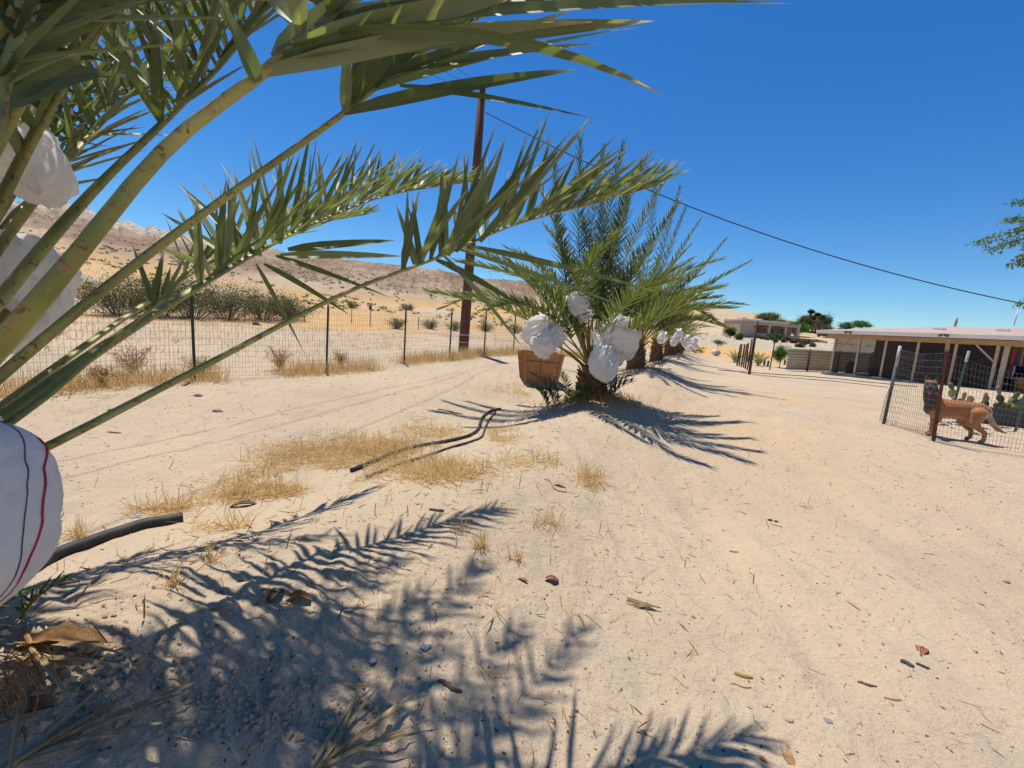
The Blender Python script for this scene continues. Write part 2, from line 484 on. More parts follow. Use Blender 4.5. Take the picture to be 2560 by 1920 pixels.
def ground_mesh():
    nr, na = 540, 900
    R = np.concatenate([[0.0], np.geomspace(0.25, 420, nr - 24), np.geomspace(450, 4000, 23)])
    dens = np.linspace(-1, 1, na)
    A = np.radians(62) * dens
    rest = np.linspace(math.radians(62), math.radians(298), 72)[1:-1]
    A = np.concatenate([A, rest]); na = len(A)
    rr, aa = np.meshgrid(R, A, indexing='ij')
    x = rr * np.sin(aa); y = rr * np.cos(aa)
    z = ground_h(x.ravel(), y.ravel()).reshape(x.shape)
    co = np.stack([x, y, z], -1).reshape(-1, 3)
    i, j = np.meshgrid(np.arange(len(R) - 1), np.arange(na), indexing='ij')
    j2 = (j + 1) % na
    q = np.stack([i * na + j, (i + 1) * na + j, (i + 1) * na + j2, i * na + j2], -1).reshape(-1, 4)
    me = bpy.data.meshes.new('ground')
    me.vertices.add(len(co)); me.vertices.foreach_set('co', co.ravel())
    me.loops.add(q.size); me.loops.foreach_set('vertex_index', q[:, ::-1].ravel().astype(np.int32))
    me.polygons.add(len(q)); me.polygons.foreach_set('loop_start', np.arange(0, q.size, 4, dtype=np.int32))
    me.polygons.foreach_set('loop_total', np.full(len(q), 4, dtype=np.int32))
    me.polygons.foreach_set('use_smooth', np.ones(len(q), dtype=bool))
    me.update(calc_edges=True)
    # soil kinds: R golden dry grass, G stony brown slope, B pale cliff
    r = np.hypot(co[:, 0], co[:, 1]); az = np.arctan2(co[:, 0], co[:, 1])
    rid = np.interp(az, _az, _rr)
    u = r / rid
    fl = (co[:, 0] + 5.06) * 0.87 - (co[:, 1] - 6.62) * 0.48       # distance beyond the left fence (negative = beyond)
    n1 = fbm(co[:, 0] * .12, co[:, 1] * .12, 4, 71)
    beyond = np.clip((-fl - 9) / 8, 0, 1)
    gold = beyond * np.clip(0.75 + 1.5 * n1, 0, 1) * np.clip((0.62 - u) / 0.2, 0, 1)
    rightside = np.clip((az - math.radians(8)) / math.radians(10), 0, 1)
    gold = np.maximum(gold, rightside * np.clip((r - 36) / 14, 0, 1) * np.clip((90 - r) / 10, 0, 1))
    gold = np.maximum(gold, rightside * np.clip((r - 150) / 40, 0, 1) * np.clip(.35 + 2 * n1, 0, .8))
    stony = np.clip((u - 0.42) / 0.25, 0, 1) * (1 - rightside) * np.clip(0.9 + n1, 0, 1)
    cliff = np.clip((np.radians(-28) - az) / math.radians(8), 0, 1) * np.clip((u + .12 * n1 - 0.80) / 0.08, 0, 1)
    bank = rightside * np.clip((r - 82) / 8, 0, 1) * np.clip((150 - r) / 20, 0, 1) * .6
    cliff = np.maximum(cliff, bank)
    ca = me.color_attributes.new('soil', 'FLOAT_COLOR', 'POINT')
    d = np.ones((len(co), 4), dtype=np.float32)
    d[:, 0], d[:, 1], d[:, 2] = gold, stony, cliff
    ca.data.foreach_set('color', d.ravel())
    q = np.hypot(co[:, 0] - 13.5, co[:, 1] - 2.0)
    trk = np.exp(-((q - 11.1) / 1.7) ** 2) * (co[:, 0] > 1.0) * np.clip((r - 3) / 4, 0, 1) * np.clip((40 - r) / 12, 0, 1)
    trk = trk * np.clip(.75 + 1.4 * fbm(co[:, 0] * .8, co[:, 1] * .8, 3, 33), 0, 1)
    c2 = me.color_attributes.new('track', 'FLOAT_COLOR', 'POINT')
    d2 = np.ones((len(co), 4), dtype=np.float32); d2[:, 0] = d2[:, 1] = d2[:, 2] = trk
    c2.data.foreach_set('color', d2.ravel())
    o = bpy.data.objects.new('ground', me)
    COL.objects.link(o)
    tag(o, kind='structure')
    return o
def ground_mat():
    m, n, l, b = mat('desert_sand')
    vec = coords(n, l, 'Object')
    big = noise(n, l, vec, 0.55, 5, 0.6)
    r1 = ramp(n, [(0.30, (0.535, 0.410, 0.270)), (0.5, (0.500, 0.388, 0.262)), (0.72, (0.425, 0.336, 0.236))]); l.new(big, r1.inputs[0])
    # windblown streaks of darker grit
    sv = coords(n, l, 'Object', (2.2, 0.55, 1)); sk = noise(n, l, sv, 3.2, 6, 0.7)
    s2 = noise(n, l, vec, 70.0, 4, 0.7)
    ks = ramp(n, [(0.52, (0, 0, 0)), (0.70, (1, 1, 1))])
    l.new(math_(n, l, 'ADD', math_(n, l, 'MULTIPLY', sk, 0.75), math_(n, l, 'MULTIPLY', s2, 0.28)), ks.inputs[0])
    c = mixc(n, l, math_(n, l, 'MULTIPLY', ks.outputs[0], 0.75), r1.outputs[0], (0.36, 0.305, 0.235))
    tk = n.new('ShaderNodeVertexColor'); tk.layer_name = 'track'
    c = mixc(n, l, math_(n, l, 'MULTIPLY', tk.outputs[0], .75), c, (0.50, 0.355, 0.215))
    gr = noise(n, l, vec, 260.0, 3, 0.75)
    rg = ramp(n, [(0.28, (0.42, 0.40, 0.38)), (0.46, (1, 1, 1)), (0.60, (1.0, 1.0, 1.0)), (0.74, (1.35, 1.33, 1.28))]); l.new(gr, rg.inputs[0])
    c = mixc(n, l, 0.85, c, rg.outputs[0], 'MULTIPLY')
    # scattered dark grains
    vo = n.new('ShaderNodeTexVoronoi'); vo.inputs['Scale'].default_value = 55.0; l.new(vec, vo.inputs['Vector'])
    pv = ramp(n, [(0.10, (1, 1, 1)), (0.17, (0, 0, 0))]); l.new(vo.outputs['Distance'], pv.inputs[0])
    wn_ = n.new('ShaderNodeTexWhiteNoise'); wn_.noise_dimensions = '3D'; l.new(vo.outputs['Position'], wn_.inputs['Vector'])
    pk = ramp(n, [(0.80, (0, 0, 0)), (0.82, (1, 1, 1))]); l.new(wn_.outputs['Value'], pk.inputs[0])
    kk = math_(n, l, 'MULTIPLY', pv.outputs[0], pk.outputs[0])
    c = mixc(n, l, math_(n, l, 'MULTIPLY', kk, 0.7), c, (0.20, 0.14, 0.10))
    at_ = n.new('ShaderNodeVertexColor'); at_.layer_name = 'soil'
    sp = n.new('ShaderNodeSeparateColor'); l.new(at_.outputs[0], sp.inputs[0])
    gn = noise(n, l, vec, 1.8, 6, 0.7)
    gold = ramp(n, [(0.35, (0.60, 0.36, 0.13)), (0.65, (0.47, 0.29, 0.12))]); l.new(gn, gold.inputs[0])
    c = mixc(n, l, sp.outputs[0], c, gold.outputs[0])
    st = noise(n, l, vec, 0.8, 10, 0.85)
    stony = ramp(n, [(0.40, (0.10, 0.065, 0.042)), (0.48, (0.22, 0.145, 0.092)), (0.56, (0.30, 0.205, 0.135)), (0.66, (0.42, 0.34, 0.25))]); l.new(st, stony.inputs[0])
    c = mixc(n, l, sp.outputs[1], c, stony.outputs[0])
    cv = coords(n, l, 'Object', (1.0, 1.0, 0.25)); cn = noise(n, l, cv, 0.9, 8, 0.75)
    cliff = ramp(n, [(0.40, (0.24, 0.20, 0.155)), (0.52, (0.43, 0.36, 0.28)), (0.66, (0.53, 0.45, 0.35))]); l.new(cn, cliff.inputs[0])
    c = mixc(n, l, sp.outputs[2], c, cliff.outputs[0])
    l.new(c, b.inputs['Base Color'])
    b.inputs['Roughness'].default_value = 0.95
    b.inputs['Specular IOR Level'].default_value = 0.08
    h1 = noise(n, l, vec, 24.0, 5, 0.7)
    h2 = noise(n, l, vec, 160.0, 3, 0.7)
    h0 = noise(n, l, vec, 7.0, 4, 0.6)
    p0 = bump(n, l, b, h0, 0.35, 0.05)
    p = bump(n, l, b, h1, 0.75, 0.024, p0)
    bump(n, l, b, h2, 0.6, 0.004, p)
    return m
ground = ground_mesh()
ground.data.materials.append(ground_mat())

# ------------------------------------------------------------------ palms
def leaflet_geo(base, d, face, L, W, droop, rg, nseg=5, fold=0.45, bend=None):
    """a folded, pointed leaflet: returns verts, faces, uvs"""
    d = d.normalized()
    face = (face - d * face.dot(d))
    if face.length < 1e-4: face = d.orthogonal()
    face.normalize()
    vs, uv = [], []
    p = base.copy(); T = d.copy()
    side0 = T.cross(face).normalized()
    tw = rg.uniform(-0.5, 0.5)
    for i in range(nseg + 1):
        t = i / nseg
        w = W * min(1.0, 0.42 + t * 3.2) * (1 - t ** 2.2) ** 0.9 if t < 1 else 0.0
        s = side0.copy(); s.rotate(Quaternion(T, tw * t))
        s = (s - T * s.dot(T)).normalized()
        n = s.cross(T)
        up = n * (w * 0.5 * fold)
        if i == nseg:
            vs.append(p.copy()); uv.append((0.5, 1.0))
        else:
            vs += [p - s * (w / 2) + up, p.copy(), p + s * (w / 2) + up]
            uv += [(0.0, t), (0.5, t), (1.0, t)]
        T = (T + Vector((0, 0, -1)) * (droop / nseg) + (bend * (1.0 / nseg) if bend is not None else Vector((0, 0, 0)))).normalized()
        p = p + T * (L / nseg)
    f = []
    for i in range(nseg - 1):
        a = 3 * i
        f += [(a, a + 1, a + 4, a + 3), (a + 1, a + 2, a + 5, a + 4)]
    a = 3 * (nseg - 1)
    f += [(a, a + 1, a + 3), (a + 1, a + 2, a + 3)]
    return vs, f, uv
def put(mb, geo):
    if mb.uv is None: mb.uv = []
    mb.add(geo[0], geo[1]); mb.uv.extend(geo[2])
def rachis_mesh(pts, w0, w1, n=8, flare=1.0):
    mb = MB(); mb.uv = []
    N = len(pts) - 1
    s = None
    for i, p in enumerate(pts):
        T = (pts[min(i + 1, N)] - pts[max(i - 1, 0)]).normalized()
        upv = Vector((0, 0, 1)); upv = upv - T * upv.dot(T)
        if upv.length < 0.05: upv = T.orthogonal()
        upv.normalize(); s = T.cross(upv)
        t = i / N
        w = (w0 * (1 - t) ** 1.15 + w1 * (1 - (1 - t) ** 1.15))
        if t < 0.12: w *= 1 + flare * (1 - t / 0.12) ** 1.5
        for k in range(n):
            a = 2 * math.pi * k / n
            ca, sa = math.cos(a), math.sin(a)
            # flat on top, rounded keel below
            hh = 0.26 if sa > 0 else 0.46
            mb.v.append(tuple(p + s * (ca * w / 2) + upv * (sa * w * hh)))
            mb.uv.append((0.5 + 0.5 * math.cos(2 * a), t))
    for i in range(N):
        for k in range(n):
            k2 = (k + 1) % n
            mb.f.append((i * n + k, i * n + k2, (i + 1) * n + k2, (i + 1) * n + k))
    mb.f.append(tuple(reversed(range(n)))); mb.f.append(tuple(N * n + k for k in range(n)))
    return mb
def frond(palm, ctrl, w0=0.045, start=0.25, nside=42, Lmax=0.42, Wmax=0.03, lift=0.75, rg=rnd, lm=None, droop=0.12,
          collect=None, nsamp=44, seg=5, a0=62, a1=18, pm=None, extra=(), name='frond', mid=True, dens_tip=1.0, flip=0.0):
    """one pinnate frond: rachis mesh with leaflets; collect -> list for single leaflets, otherwise one joined sub-part"""
    lm = lm or leafm; pm = pm or petm
    pts, L = resample(catmull(ctrl, 60), nsamp)
    fo = rachis_mesh(pts, w0, 0.006 if w0 < 0.06 else 0.008).build(name, pm, palm, True)
    joined = MB(); joined.uv = []
    def samp(t):
        u = t * nsamp; i = min(int(u), nsamp - 1)
        return pts[i].lerp(pts[i + 1], u - i), (pts[min(i + 2, nsamp)] - pts[max(i - 1, 0)]).normalized()
    for side in (-1, 1):
        for k in range(nside):
            s = (k + rg.uniform(0.1, 0.7)) / nside
            t = start + (1 - start) * s ** 0.95
            if t > 0.998: continue
            p, T = samp(t)
            up = Vector((0, 0, 1)) - T * T.z
            if up.length < 0.1: up = T.orthogonal()
            up.normalize()
            if flip: up.rotate(Quaternion(T, flip))
            S = T.cross(up) * side
            a = math.radians(a0 + (a1 - a0) * s ** 0.8 + rg.gauss(0, 4.5))
            lf = lift * (1 - 0.35 * s) + rg.gauss(0, 0.20) + (0.42 if k % 3 == 0 else -0.30 if k % 3 == 1 else 0)
            d = T * math.cos(a) + (S * math.cos(lf) + up * math.sin(lf)) * math.sin(a)
            ln = Lmax * (0.55 + 0.45 * min(1, s / 0.18)) * (1 - 0.50 * max(0, s - 0.35) / 0.65) * rg.uniform(0.86, 1.08)
            wd = Wmax * (1 - 0.35 * s) * rg.uniform(0.85, 1.1)
            face = up * math.cos(lf) - S * math.sin(lf) + T * 0.35
            geo = leaflet_geo(p, d, face, ln, wd, droop * rg.uniform(0.2, 1.5), rg, seg)
            if collect is not None: collect.append((geo, fo))
            else: put(joined, geo)
    for e in extra:
        # explicit leaflet: base, tip, width, optional bow
        b, tp, wd = V(e[0]), V(e[1]), e[2]
        d = tp - b
        bow = e[3] if len(e) > 3 else 0.0
        d0 = (d.normalized() + Vector((0, 0, bow))).normalized()
        geo = leaflet_geo(b, d0, (V(CAM) - b).normalized() * .8 + Vector((0, 0, .75 * (1 if rg.random() < .8 else -.6))), d.length * (1 + 0.06 * abs(bow)), wd, bow * 2.0, rg, 7, 0.3)
        if collect is not None: collect.append((geo, fo))
        else: put(joined, geo)
    if collect is None and joined.v:
        o = joined.build('leaflets', lm, fo); tag(o, kind='stuff')
    return fo
def score(geo):
    c = geo[0]
    b = project(c[1]); e = project(c[-1])
    if b[2] < 0.15 or e[2] < 0.15: return 0
    ins = sum(1 for q in (b, e, ((b[0] + e[0]) / 2, (b[1] + e[1]) / 2)) if -20 < q[0] < 2580 and -20 < q[1] < 1940)
    return math.hypot(b[0] - e[0], b[1] - e[1]) * ins
def emit_leaflets(palm, collect, limit, lm):
    collect.sort(key=lambda g: -score(g[0]))
    for geo, fo in collect[:limit]:
        mb = MB(); put(mb, geo); mb.build('leaflet', lm, fo)
    if len(collect) > limit:
        mb = MB()
        for geo, fo in collect[limit:]: put(mb, geo)
        tag(mb.build('leaflets', lm, palm), kind='stuff')
def rosette_frond_ctrl(heart, az, tilt, L, rg, sag=0.6):
    """control points of a frond leaving the heart at compass az (x=sin,y=cos), tilt from vertical (rad)"""
    p = heart + Vector((math.sin(az), math.cos(az), 0)) * 0.08
    out = [p.copy()]
    th = tilt * 0.55
    n = 5
    for i in range(n):
        th += (tilt * 0.45 + sag * (i / n)) / n * 1.35
        h = Vector((math.sin(az), math.cos(az), 0))
        p = p + (h * math.sin(th) + Vector((0, 0, 1)) * math.cos(th)) * (L / n)
        out.append(p.copy())
    return out
def make_trunk(palm, base, top, r0, r1, rg, single_bases=True, nb=46):
    base = V(base); top = V(top)
    H = (top - base).length
    mb = MB()
    pts = [base.lerp(top, t) for t in (-.15, 0, .2, .4, .6, .8, 1.0)]
    rad = [r0 * 1.05, r0 * 1.0, r0 * .92, r0 * .95, r0 * .9, r1, r1 * .55]
    mb.tube(pts, rad, 16)
    mb.v = [tuple(V(p) + Vector((rg.gauss(0, .012), rg.gauss(0, .012), rg.gauss(0, .012)))) for p in mb.v]
    tr = mb.build('trunk', trunkm, palm, True)
    jb = MB()
    for k in range(nb):
        t = k / nb
        a = k * 2.39996 + rg.uniform(-.15, .15)
        rr = (r0 * (1 - t) + r1 * t) * 0.92
        p = base.lerp(top, 0.06 + t * 0.92)
        o = Vector((math.cos(a), math.sin(a), 0))
        ln = rg.uniform(.12, .22) * (0.8 + 0.7 * t) * min(1.3, max(.6, H / .7))
        tip = p + o * (rr + ln * (.35 + .25 * rg.random())) + Vector((0, 0, ln * .9))
        w = rg.uniform(.055, .085) * min(1.15, r0 / .25)
        b = jb if not single_bases else MB()
        mid = p + o * (rr + ln * .12) + Vector((0, 0, ln * .45))
        b.tube([p + o * rr * .8, mid, tip], [w * .75, w * .62, w * .34], 6, True, 0.45, up=o)
        if single_bases: b.build('leaf_base', bootgm if (t > .55 and rg.random() < .7) else bootm, palm)
    if not single_bases: tag(jb.build('leaf_bases', bootm, palm), kind='stuff')
    # shaggy fibre hanging from the leaf bases
    fb = MB()
    for k in range(420 if single_bases else 130):
        a = rg.uniform(0, 6.283); t = rg.uniform(.02, 1)
        rr = (r0 * (1 - t) + r1 * t)
        p = base.lerp(top, t) + Vector((math.cos(a), math.sin(a), 0)) * rr
        q = p + Vector((math.cos(a + rg.uniform(-1, 1)), math.sin(a + rg.uniform(-1, 1)), 0)) * rg.uniform(.04, .14) + Vector((0, 0, rg.uniform(-.16, .10)))
        s = Vector((-math.sin(a), math.cos(a), 0)) * rg.uniform(.002, .006)
        fb.add([p - s, p + s, q], [(0, 1, 2)])
    tag(fb.build('fibre', fibrem, palm), kind='stuff')
    return tr
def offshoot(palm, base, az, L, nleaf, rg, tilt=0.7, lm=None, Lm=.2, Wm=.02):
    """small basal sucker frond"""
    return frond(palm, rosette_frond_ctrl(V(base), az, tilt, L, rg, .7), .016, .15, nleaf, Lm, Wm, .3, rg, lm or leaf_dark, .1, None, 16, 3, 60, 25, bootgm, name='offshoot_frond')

# ---- bags tied over the fruit
_tab = fbm(*np.meshgrid(np.linspace(0, 64, 641), np.linspace(0, 64, 641), indexing='ij'), 3, 5)
def fb1(x, y, s):
    x = (x * 1.0 + s * 3.7) % 63.0; y = (y * 1.0 + s * 1.3) % 63.0
    i, j = x * 10, y * 10
    a, b = int(i), int(j); p, q = i - a, j - b
    return float((_tab[a, b] * (1 - p) + _tab[a + 1, b] * p) * (1 - q) + (_tab[a, b + 1] * (1 - p) + _tab[a + 1, b + 1] * p) * q)
def bag(label, top, bottom, R, rg, wr=0.16, neck=0.28, skirt=0.16, seam=None, group=None, nu=72, nv=36, bulge=0.8, navy=False, flat=1.0):
    """cloth sack gathered at 'top' (tie end), closed at 'bottom'; folds run into the tie"""
    top, bottom = V(top), V(bottom)
    ax = bottom - top; L = ax.length; T = ax.normalized()
    s = Vector((0, 0, 1)).cross(T)
    if s.length < .05: s = Vector((1, 0, 0))
    s.normalize(); b = T.cross(s)
    ph = [rg.uniform(0, 6.28) for _ in range(8)]; off = rg.uniform(0, 50)
    def prof(v):
        if v < 0: return neck * R * (1 + 1.15 * (-v / skirt) ** 0.8)
        x = v ** bulge
        r = max(0.0, 1 - abs(2 * x - 1) ** 2.7) ** 0.55
        return max(neck * R * (1 - x) ** 2 * (1 if x < .3 else 0.6), R * r)
    def surf(u, v):
        a = 2 * math.pi * u
        r = prof(v)
        gath = 1.5 * math.exp(-max(v, 0) * 3.2) + 1.1 * math.exp(-(1 - v) * 5) + .30
        sw = a + .25 * math.sin(5 * v + ph[2]) * v
        f = wr * gath * ((1 - 2 * abs(math.sin(4.5 * sw + ph[0])) ** .6) + .7 * (1 - 2 * abs(math.sin(7 * sw + ph[1] + 2 * v)) ** .7) + .6 * math.sin(3 * sw + ph[2])) * .55
        f += wr * .5 * (math.sin(3 * a + ph[3] + 3.5 * v) * .5 + math.sin(2 * a - 5 * v + ph[4]) * .5 + .3 * math.sin(11 * a + 3 * v + ph[5]))
        nx = math.cos(a) * 1.3 + off; ny = math.sin(a) * 1.3 + v * 3.0 + off
        f += wr * 1.0 * fb1(nx, ny, 5) + wr * 1.5 * (.4 - abs(fb1(nx * 2.6, ny * 1.1 + 7, 9)) * 2.6)
        r *= (1 + f)
        wob = T * (R * .05 * math.sin(3 * a + ph[6]) * max(v, 0))
        return top + T * (v * L) + s * (math.cos(a) * r) + b * (math.sin(a) * r * flat) + wob
    t = thing('fruit_bag', top, label, 'fruit bag', group)
    mb = MB()
    rows = [0.0 + (j / nv) for j in range(nv)]
    for v in rows:
        v = v ** 0.9
        for k in range(nu): mb.v.append(tuple(surf(k / nu, min(v, .985))))
    mb.v.append(tuple(top + T * L * 1.0))
    for j in range(nv - 1):
        for k in range(nu):
            k2 = (k + 1) % nu
            mb.f.append((j * nu + k, j * nu + k2, (j + 1) * nu + k2, (j + 1) * nu + k))
    for k in range(nu): mb.f.append(((nv - 1) * nu + k, (nv - 1) * nu + (k + 1) % nu, nv * nu))
    body = mb.build('bag_body', clothm, t, True)
    if skirt > 0:
        mb = MB(); m = 6
        for j in range(m + 1):
            v = -skirt * j / m
            for k in range(nu): mb.v.append(tuple(surf(k / nu, v) if j else surf(k / nu, 0.0)))
        for j in range(m):
            for k in range(nu):
                k2 = (k + 1) % nu
                mb.f.append((j * nu + k2, j * nu + k, (j + 1) * nu + k, (j + 1) * nu + k2))
        mb.build('ruffle', clothm, t, True)
        mb = MB()
        ring = [surf(k / 24, 0.004) * 1.0 for k in range(25)]
        c = top
        ring = [c + (p - c) * 1.04 for p in ring]
        mb.tube(ring, R * .022, 5, False)
        mb.build('tie', clothm, t, True)
    if seam is not None:
        if seam[0] == 'ring':
            line = [surf(u / 40, seam[1] + .015 * math.sin(u)) for u in range(41)]
        elif seam[0] == 'long':
            line = [surf(seam[1] + .04 * math.sin(3 * v), v) for v in [i / 24 * .96 + .02 for i in range(25)]]
        cen = [top + T * ((p - top).dot(T)) for p in line]
        out = [c + (p - c) * 1.012 for p, c in zip(line, cen)]
        mb = MB(); mb.tube(out, seam[2], 5); mb.build('seam', redm, body, True)
        if navy:
            if seam[0] == 'long': line = [surf(seam[1] + navy + .04 * math.sin(3 * v), v) for v in [i / 24 * .96 + .02 for i in range(25)]]
            else: line = [surf(u / 40, seam[1] + navy + .015 * math.sin(u)) for u in range(41)]
            cen = [top + T * ((p - top).dot(T)) for p in line]
            out = [c + (p - c) * 1.012 for p, c in zip(line, cen)]
            mb = MB(); mb.tube(out, seam[2] * .5, 5); mb.build('seam', navym, body, True)
    return t

# ---- near palm, its crown just outside the left edge of the picture
rg = random.Random(3)
heart = at(-520, 1400, 0.78)
nb_ = gpt(heart.x - .05, heart.y - .02)
palm1 = thing('date_palm', nb_, 'large date palm at the left edge, fronds arching across the top of the picture', 'palm tree', 'date palms planted in a row')
make_trunk(palm1, nb_, heart + Vector((0, 0, -.05)), .22, .15, rg)
C1 = []
def F(pts): return [heart] + [at(*p) for p in pts]
frond(palm1, F([(0, 744, 1.0), (233, 474, 1.2), (408, 303, 1.35), (560, 150, 1.55), (700, -20, 1.85), (830, -170, 2.2)]), .044, .42, 44, .52, .042, .8, rg, None, .06, C1)
frond(palm1, F([(0, 857, .62), (389, 389, .66), (642, 187, .72), (860, 16, .80), (1050, -150, .92), (1250, -280, 1.1), (1480, -380, 1.35)]), .046, .50, 40, .52, .044, .45, rg, None, .05, C1,
      extra=[(at(642, 205, .71), at(535, -30, .62), 0.042, 0.0), (at(655, 180, .72), at(1480, 40, 1.02), 0.037, 0.10), (at(700, 140, .73), at(1640, 45, 1.15), 0.045, 0.05),
             (at(760, 95, .75), at(1665, 190, .98), 0.027, 0.30), (at(790, 70, .76), at(1990, 0, 1.25), 0.040, .05), (at(690, 150, .73), at(900, -40, .80), 0.048, 0),
             (at(730, 120, .74), at(1340, -30, .9), 0.050, .05), (at(800, 62, .77), at(1600, -20, 1.1), 0.045, .08), (at(720, 130, .74), at(1230, 100, 1.0), 0.040, .05), (at(820, 50, .78), at(1480, 15, 1.05), 0.040, .03), (at(700, 140, .73), at(1050, 60, .85), 0.050, 0), (at(840, 30, .79), at(1780, -10, 1.2), 0.040, .06), (at(1150, 100, .9), at(1620, 52, 1.15), 0.032, .03)])
frond(palm1, F([(0, 934, .90), (412, 600, 1.05), (860, 280, 1.25), (1010, 160, 1.40), (1170, 60, 1.60), (1350, -40, 1.85), (1560, -130, 2.2)]), .036, .47, 42, .50, .046, .7, rg, None, .04, C1,
      extra=[(at(862, 284, 1.25), at(1445, 168, 1.40), 0.056, .06), (at(1000, 215, 1.30), at(1512, 300, 1.45), 0.037, .05), (at(905, 232, 1.29), at(1600, 60, 1.75), 0.045, .06), (at(930, 215, 1.31), at(1440, 20, 1.7), 0.044, .03),
             (at(862, 280, 1.25), at(870, 75, 1.15), 0.035, 0), (at(885, 260, 1.26), at(905, 60, 1.2), 0.035, 0), (at(900, 245, 1.27), at(1010, 40, 1.2), 0.040, 0), (at(935, 215, 1.3), at(1090, 0, 1.3), 0.040, 0), (at(880, 265, 1.26), at(960, 30, 1.18), 0.037, 0), (at(960, 190, 1.33), at(1330, 60, 1.5), 0.045, 0), (at(980, 180, 1.35), at(1500, 105, 1.6), .05, .04)])
frond(palm1, F([(0, 1043, .92), (330, 818, 1.2), (616, 644, 1.7), (797, 553, 2.2), (978, 486, 2.7), (1180, 454, 3.3)]), .040, .30, 60, .54, .036, 1.15, rg, None, .02, C1,
      extra=[(at(640, 640, 1.73), at(440, 455, 1.83), 0.037, 0), (at(600, 655, 1.71), at(400, 530, 1.77), 0.037, 0), (at(560, 680, 1.65), at(360, 600, 1.71), 0.034, 0), (at(650, 640, 1.73), at(580, 420, 1.83), 0.037, 0), (at(700, 610, 1.83), at(700, 380, 1.89), 0.039, 0), (at(660, 660, 1.71), at(880, 790, 1.77), 0.032, .05), (at(690, 640, 1.73), at(980, 745, 1.83), 0.034, .03), (at(640, 660, 1.71), at(760, 880, 1.71), .02, .05), (at(700, 640, 1.77), at(1010, 640, 1.95), 0.049, .02), (at(720, 625, 1.83), at(990, 600, 2.07), 0.051, .02)])
frond(palm1, F([(62, 1140, .85), (486, 925, 1.07), (860, 732, 1.35), (1091, 644, 1.55), (1290, 560, 1.75), (1480, 510, 1.95), (1642, 464, 2.12)]), .030, .50, 44, .50, .031, 1.0, rg, None, .03, C1,
      extra=[(at(1090, 650, 1.5), at(1340, 790, 1.55), .038, .1), (at(1110, 640, 1.5), at(1310, 870, 1.5), .022, .1), (at(1150, 625, 1.52), at(1620, 790, 1.7), .026, .05), (at(1180, 615, 1.53), at(1650, 730, 1.75), .026, .05), (at(1045, 665, 1.48), at(990, 510, 1.5), .026, 0), (at(1050, 660, 1.48), at(1030, 490, 1.5), .024, 0), (at(1120, 640, 1.5), at(1250, 390, 1.55), .034, 0), (at(1140, 630, 1.5), at(1340, 370, 1.6), .036, 0), (at(1200, 605, 1.55), at(1420, 350, 1.6), .036, 0)])
frond(palm1, F([(-60, 420, .78), (0, 218, .82), (85, 0, .92), (180, -200, 1.1), (300, -380, 1.4)]), .050, .42, 40, .52, .044, .5, rg, None, .08, C1,
      extra=[(at(10, 190, .84), at(200, 140, .95), .065, .1), (at(20, 170, .85), at(275, 140, 1.1), .062, .25), (at(0, 230, .84), at(190, 130, .8), .055, .1), (at(30, 140, .86), at(330, 10, 1.0), .06, .0), (at(5, 215, .84), at(110, 20, .95), .06, 0), (at(0, 240, .86), at(150, 180, 1.0), .06, .1), (at(60, 60, .9), at(420, -10, 1.2), .06, .05), (at(-20, 260, .82), at(270, 165, 1.15), .055, .2)])
frond(palm1, F([(4, 575, 1.4), (85, 490, 1.6), (171, 381, 1.9), (253, 264, 2.2), (350, 200, 2.5), (470, 185, 2.9)]), .030, .40, 50, .50, .042, .7, rg, None, .05, C1)
frond(palm1, [heart] + [at(*p) for p in [(15, 1058, .90), (180, 935, 1.0), (311, 825, 1.1), (420, 740, 1.2)]], .042, .93, 4, .22, .02, .6, rg, None, .05, C1)
frond(palm1, F([(280, 815, 1.5), (540, 650, 2.2), (740, 570, 2.9), (920, 535, 3.6)]), .030, .42, 44, .44, .038, .9, rg, None, .04, C1)
frond(palm1, F([(40, 560, 1.3), (330, 230, 1.9), (600, 20, 2.4), (820, -120, 2.9)]), .036, .36, 44, .48, .038, .8, rg, None, .06, C1)
frond(palm1, F([(-30, 520, 1.3), (120, 220, 1.8), (300, 30, 2.3), (500, -110, 2.9)]), .036, .36, 44, .48, .038, .8, rg, None, .06, C1)
frond(palm1, F([(40, 470, 1.5), (240, 190, 1.95), (430, 20, 2.35), (640, -100, 2.9)]), .034, .34, 46, .50, .042, .8, rg, None, .06, C1)
# tall fronds arching overhead, unseen above the picture, added to shade the foreground
for (tx, ty, tz) in ((-.26, 3.30, 4.1), (-.06, 2.75, 4.0), (-.85, 2.85, 4.1), (-1.15, 3.25, 4.2), (-.45, 2.45, 4.0), (.10, 2.35, 3.8), (-.55, 3.15, 4.1), (-.75, 3.50, 4.2), (-.30, 2.60, 4.15), (-.65, 2.75, 4.25), (-.95, 3.0, 3.9)):
    e_ = Vector((tx, ty, tz)); m2_ = heart.lerp(e_, .62) + Vector((-.12, -.25, .62)); m1_ = heart.lerp(e_, .30) + Vector((-.10, -.25, .50))
    frond(palm1, [heart, m1_, m2_, e_], .038, .30, 40, .44, .038, .7, rg, None, .06, C1, 30, 4)
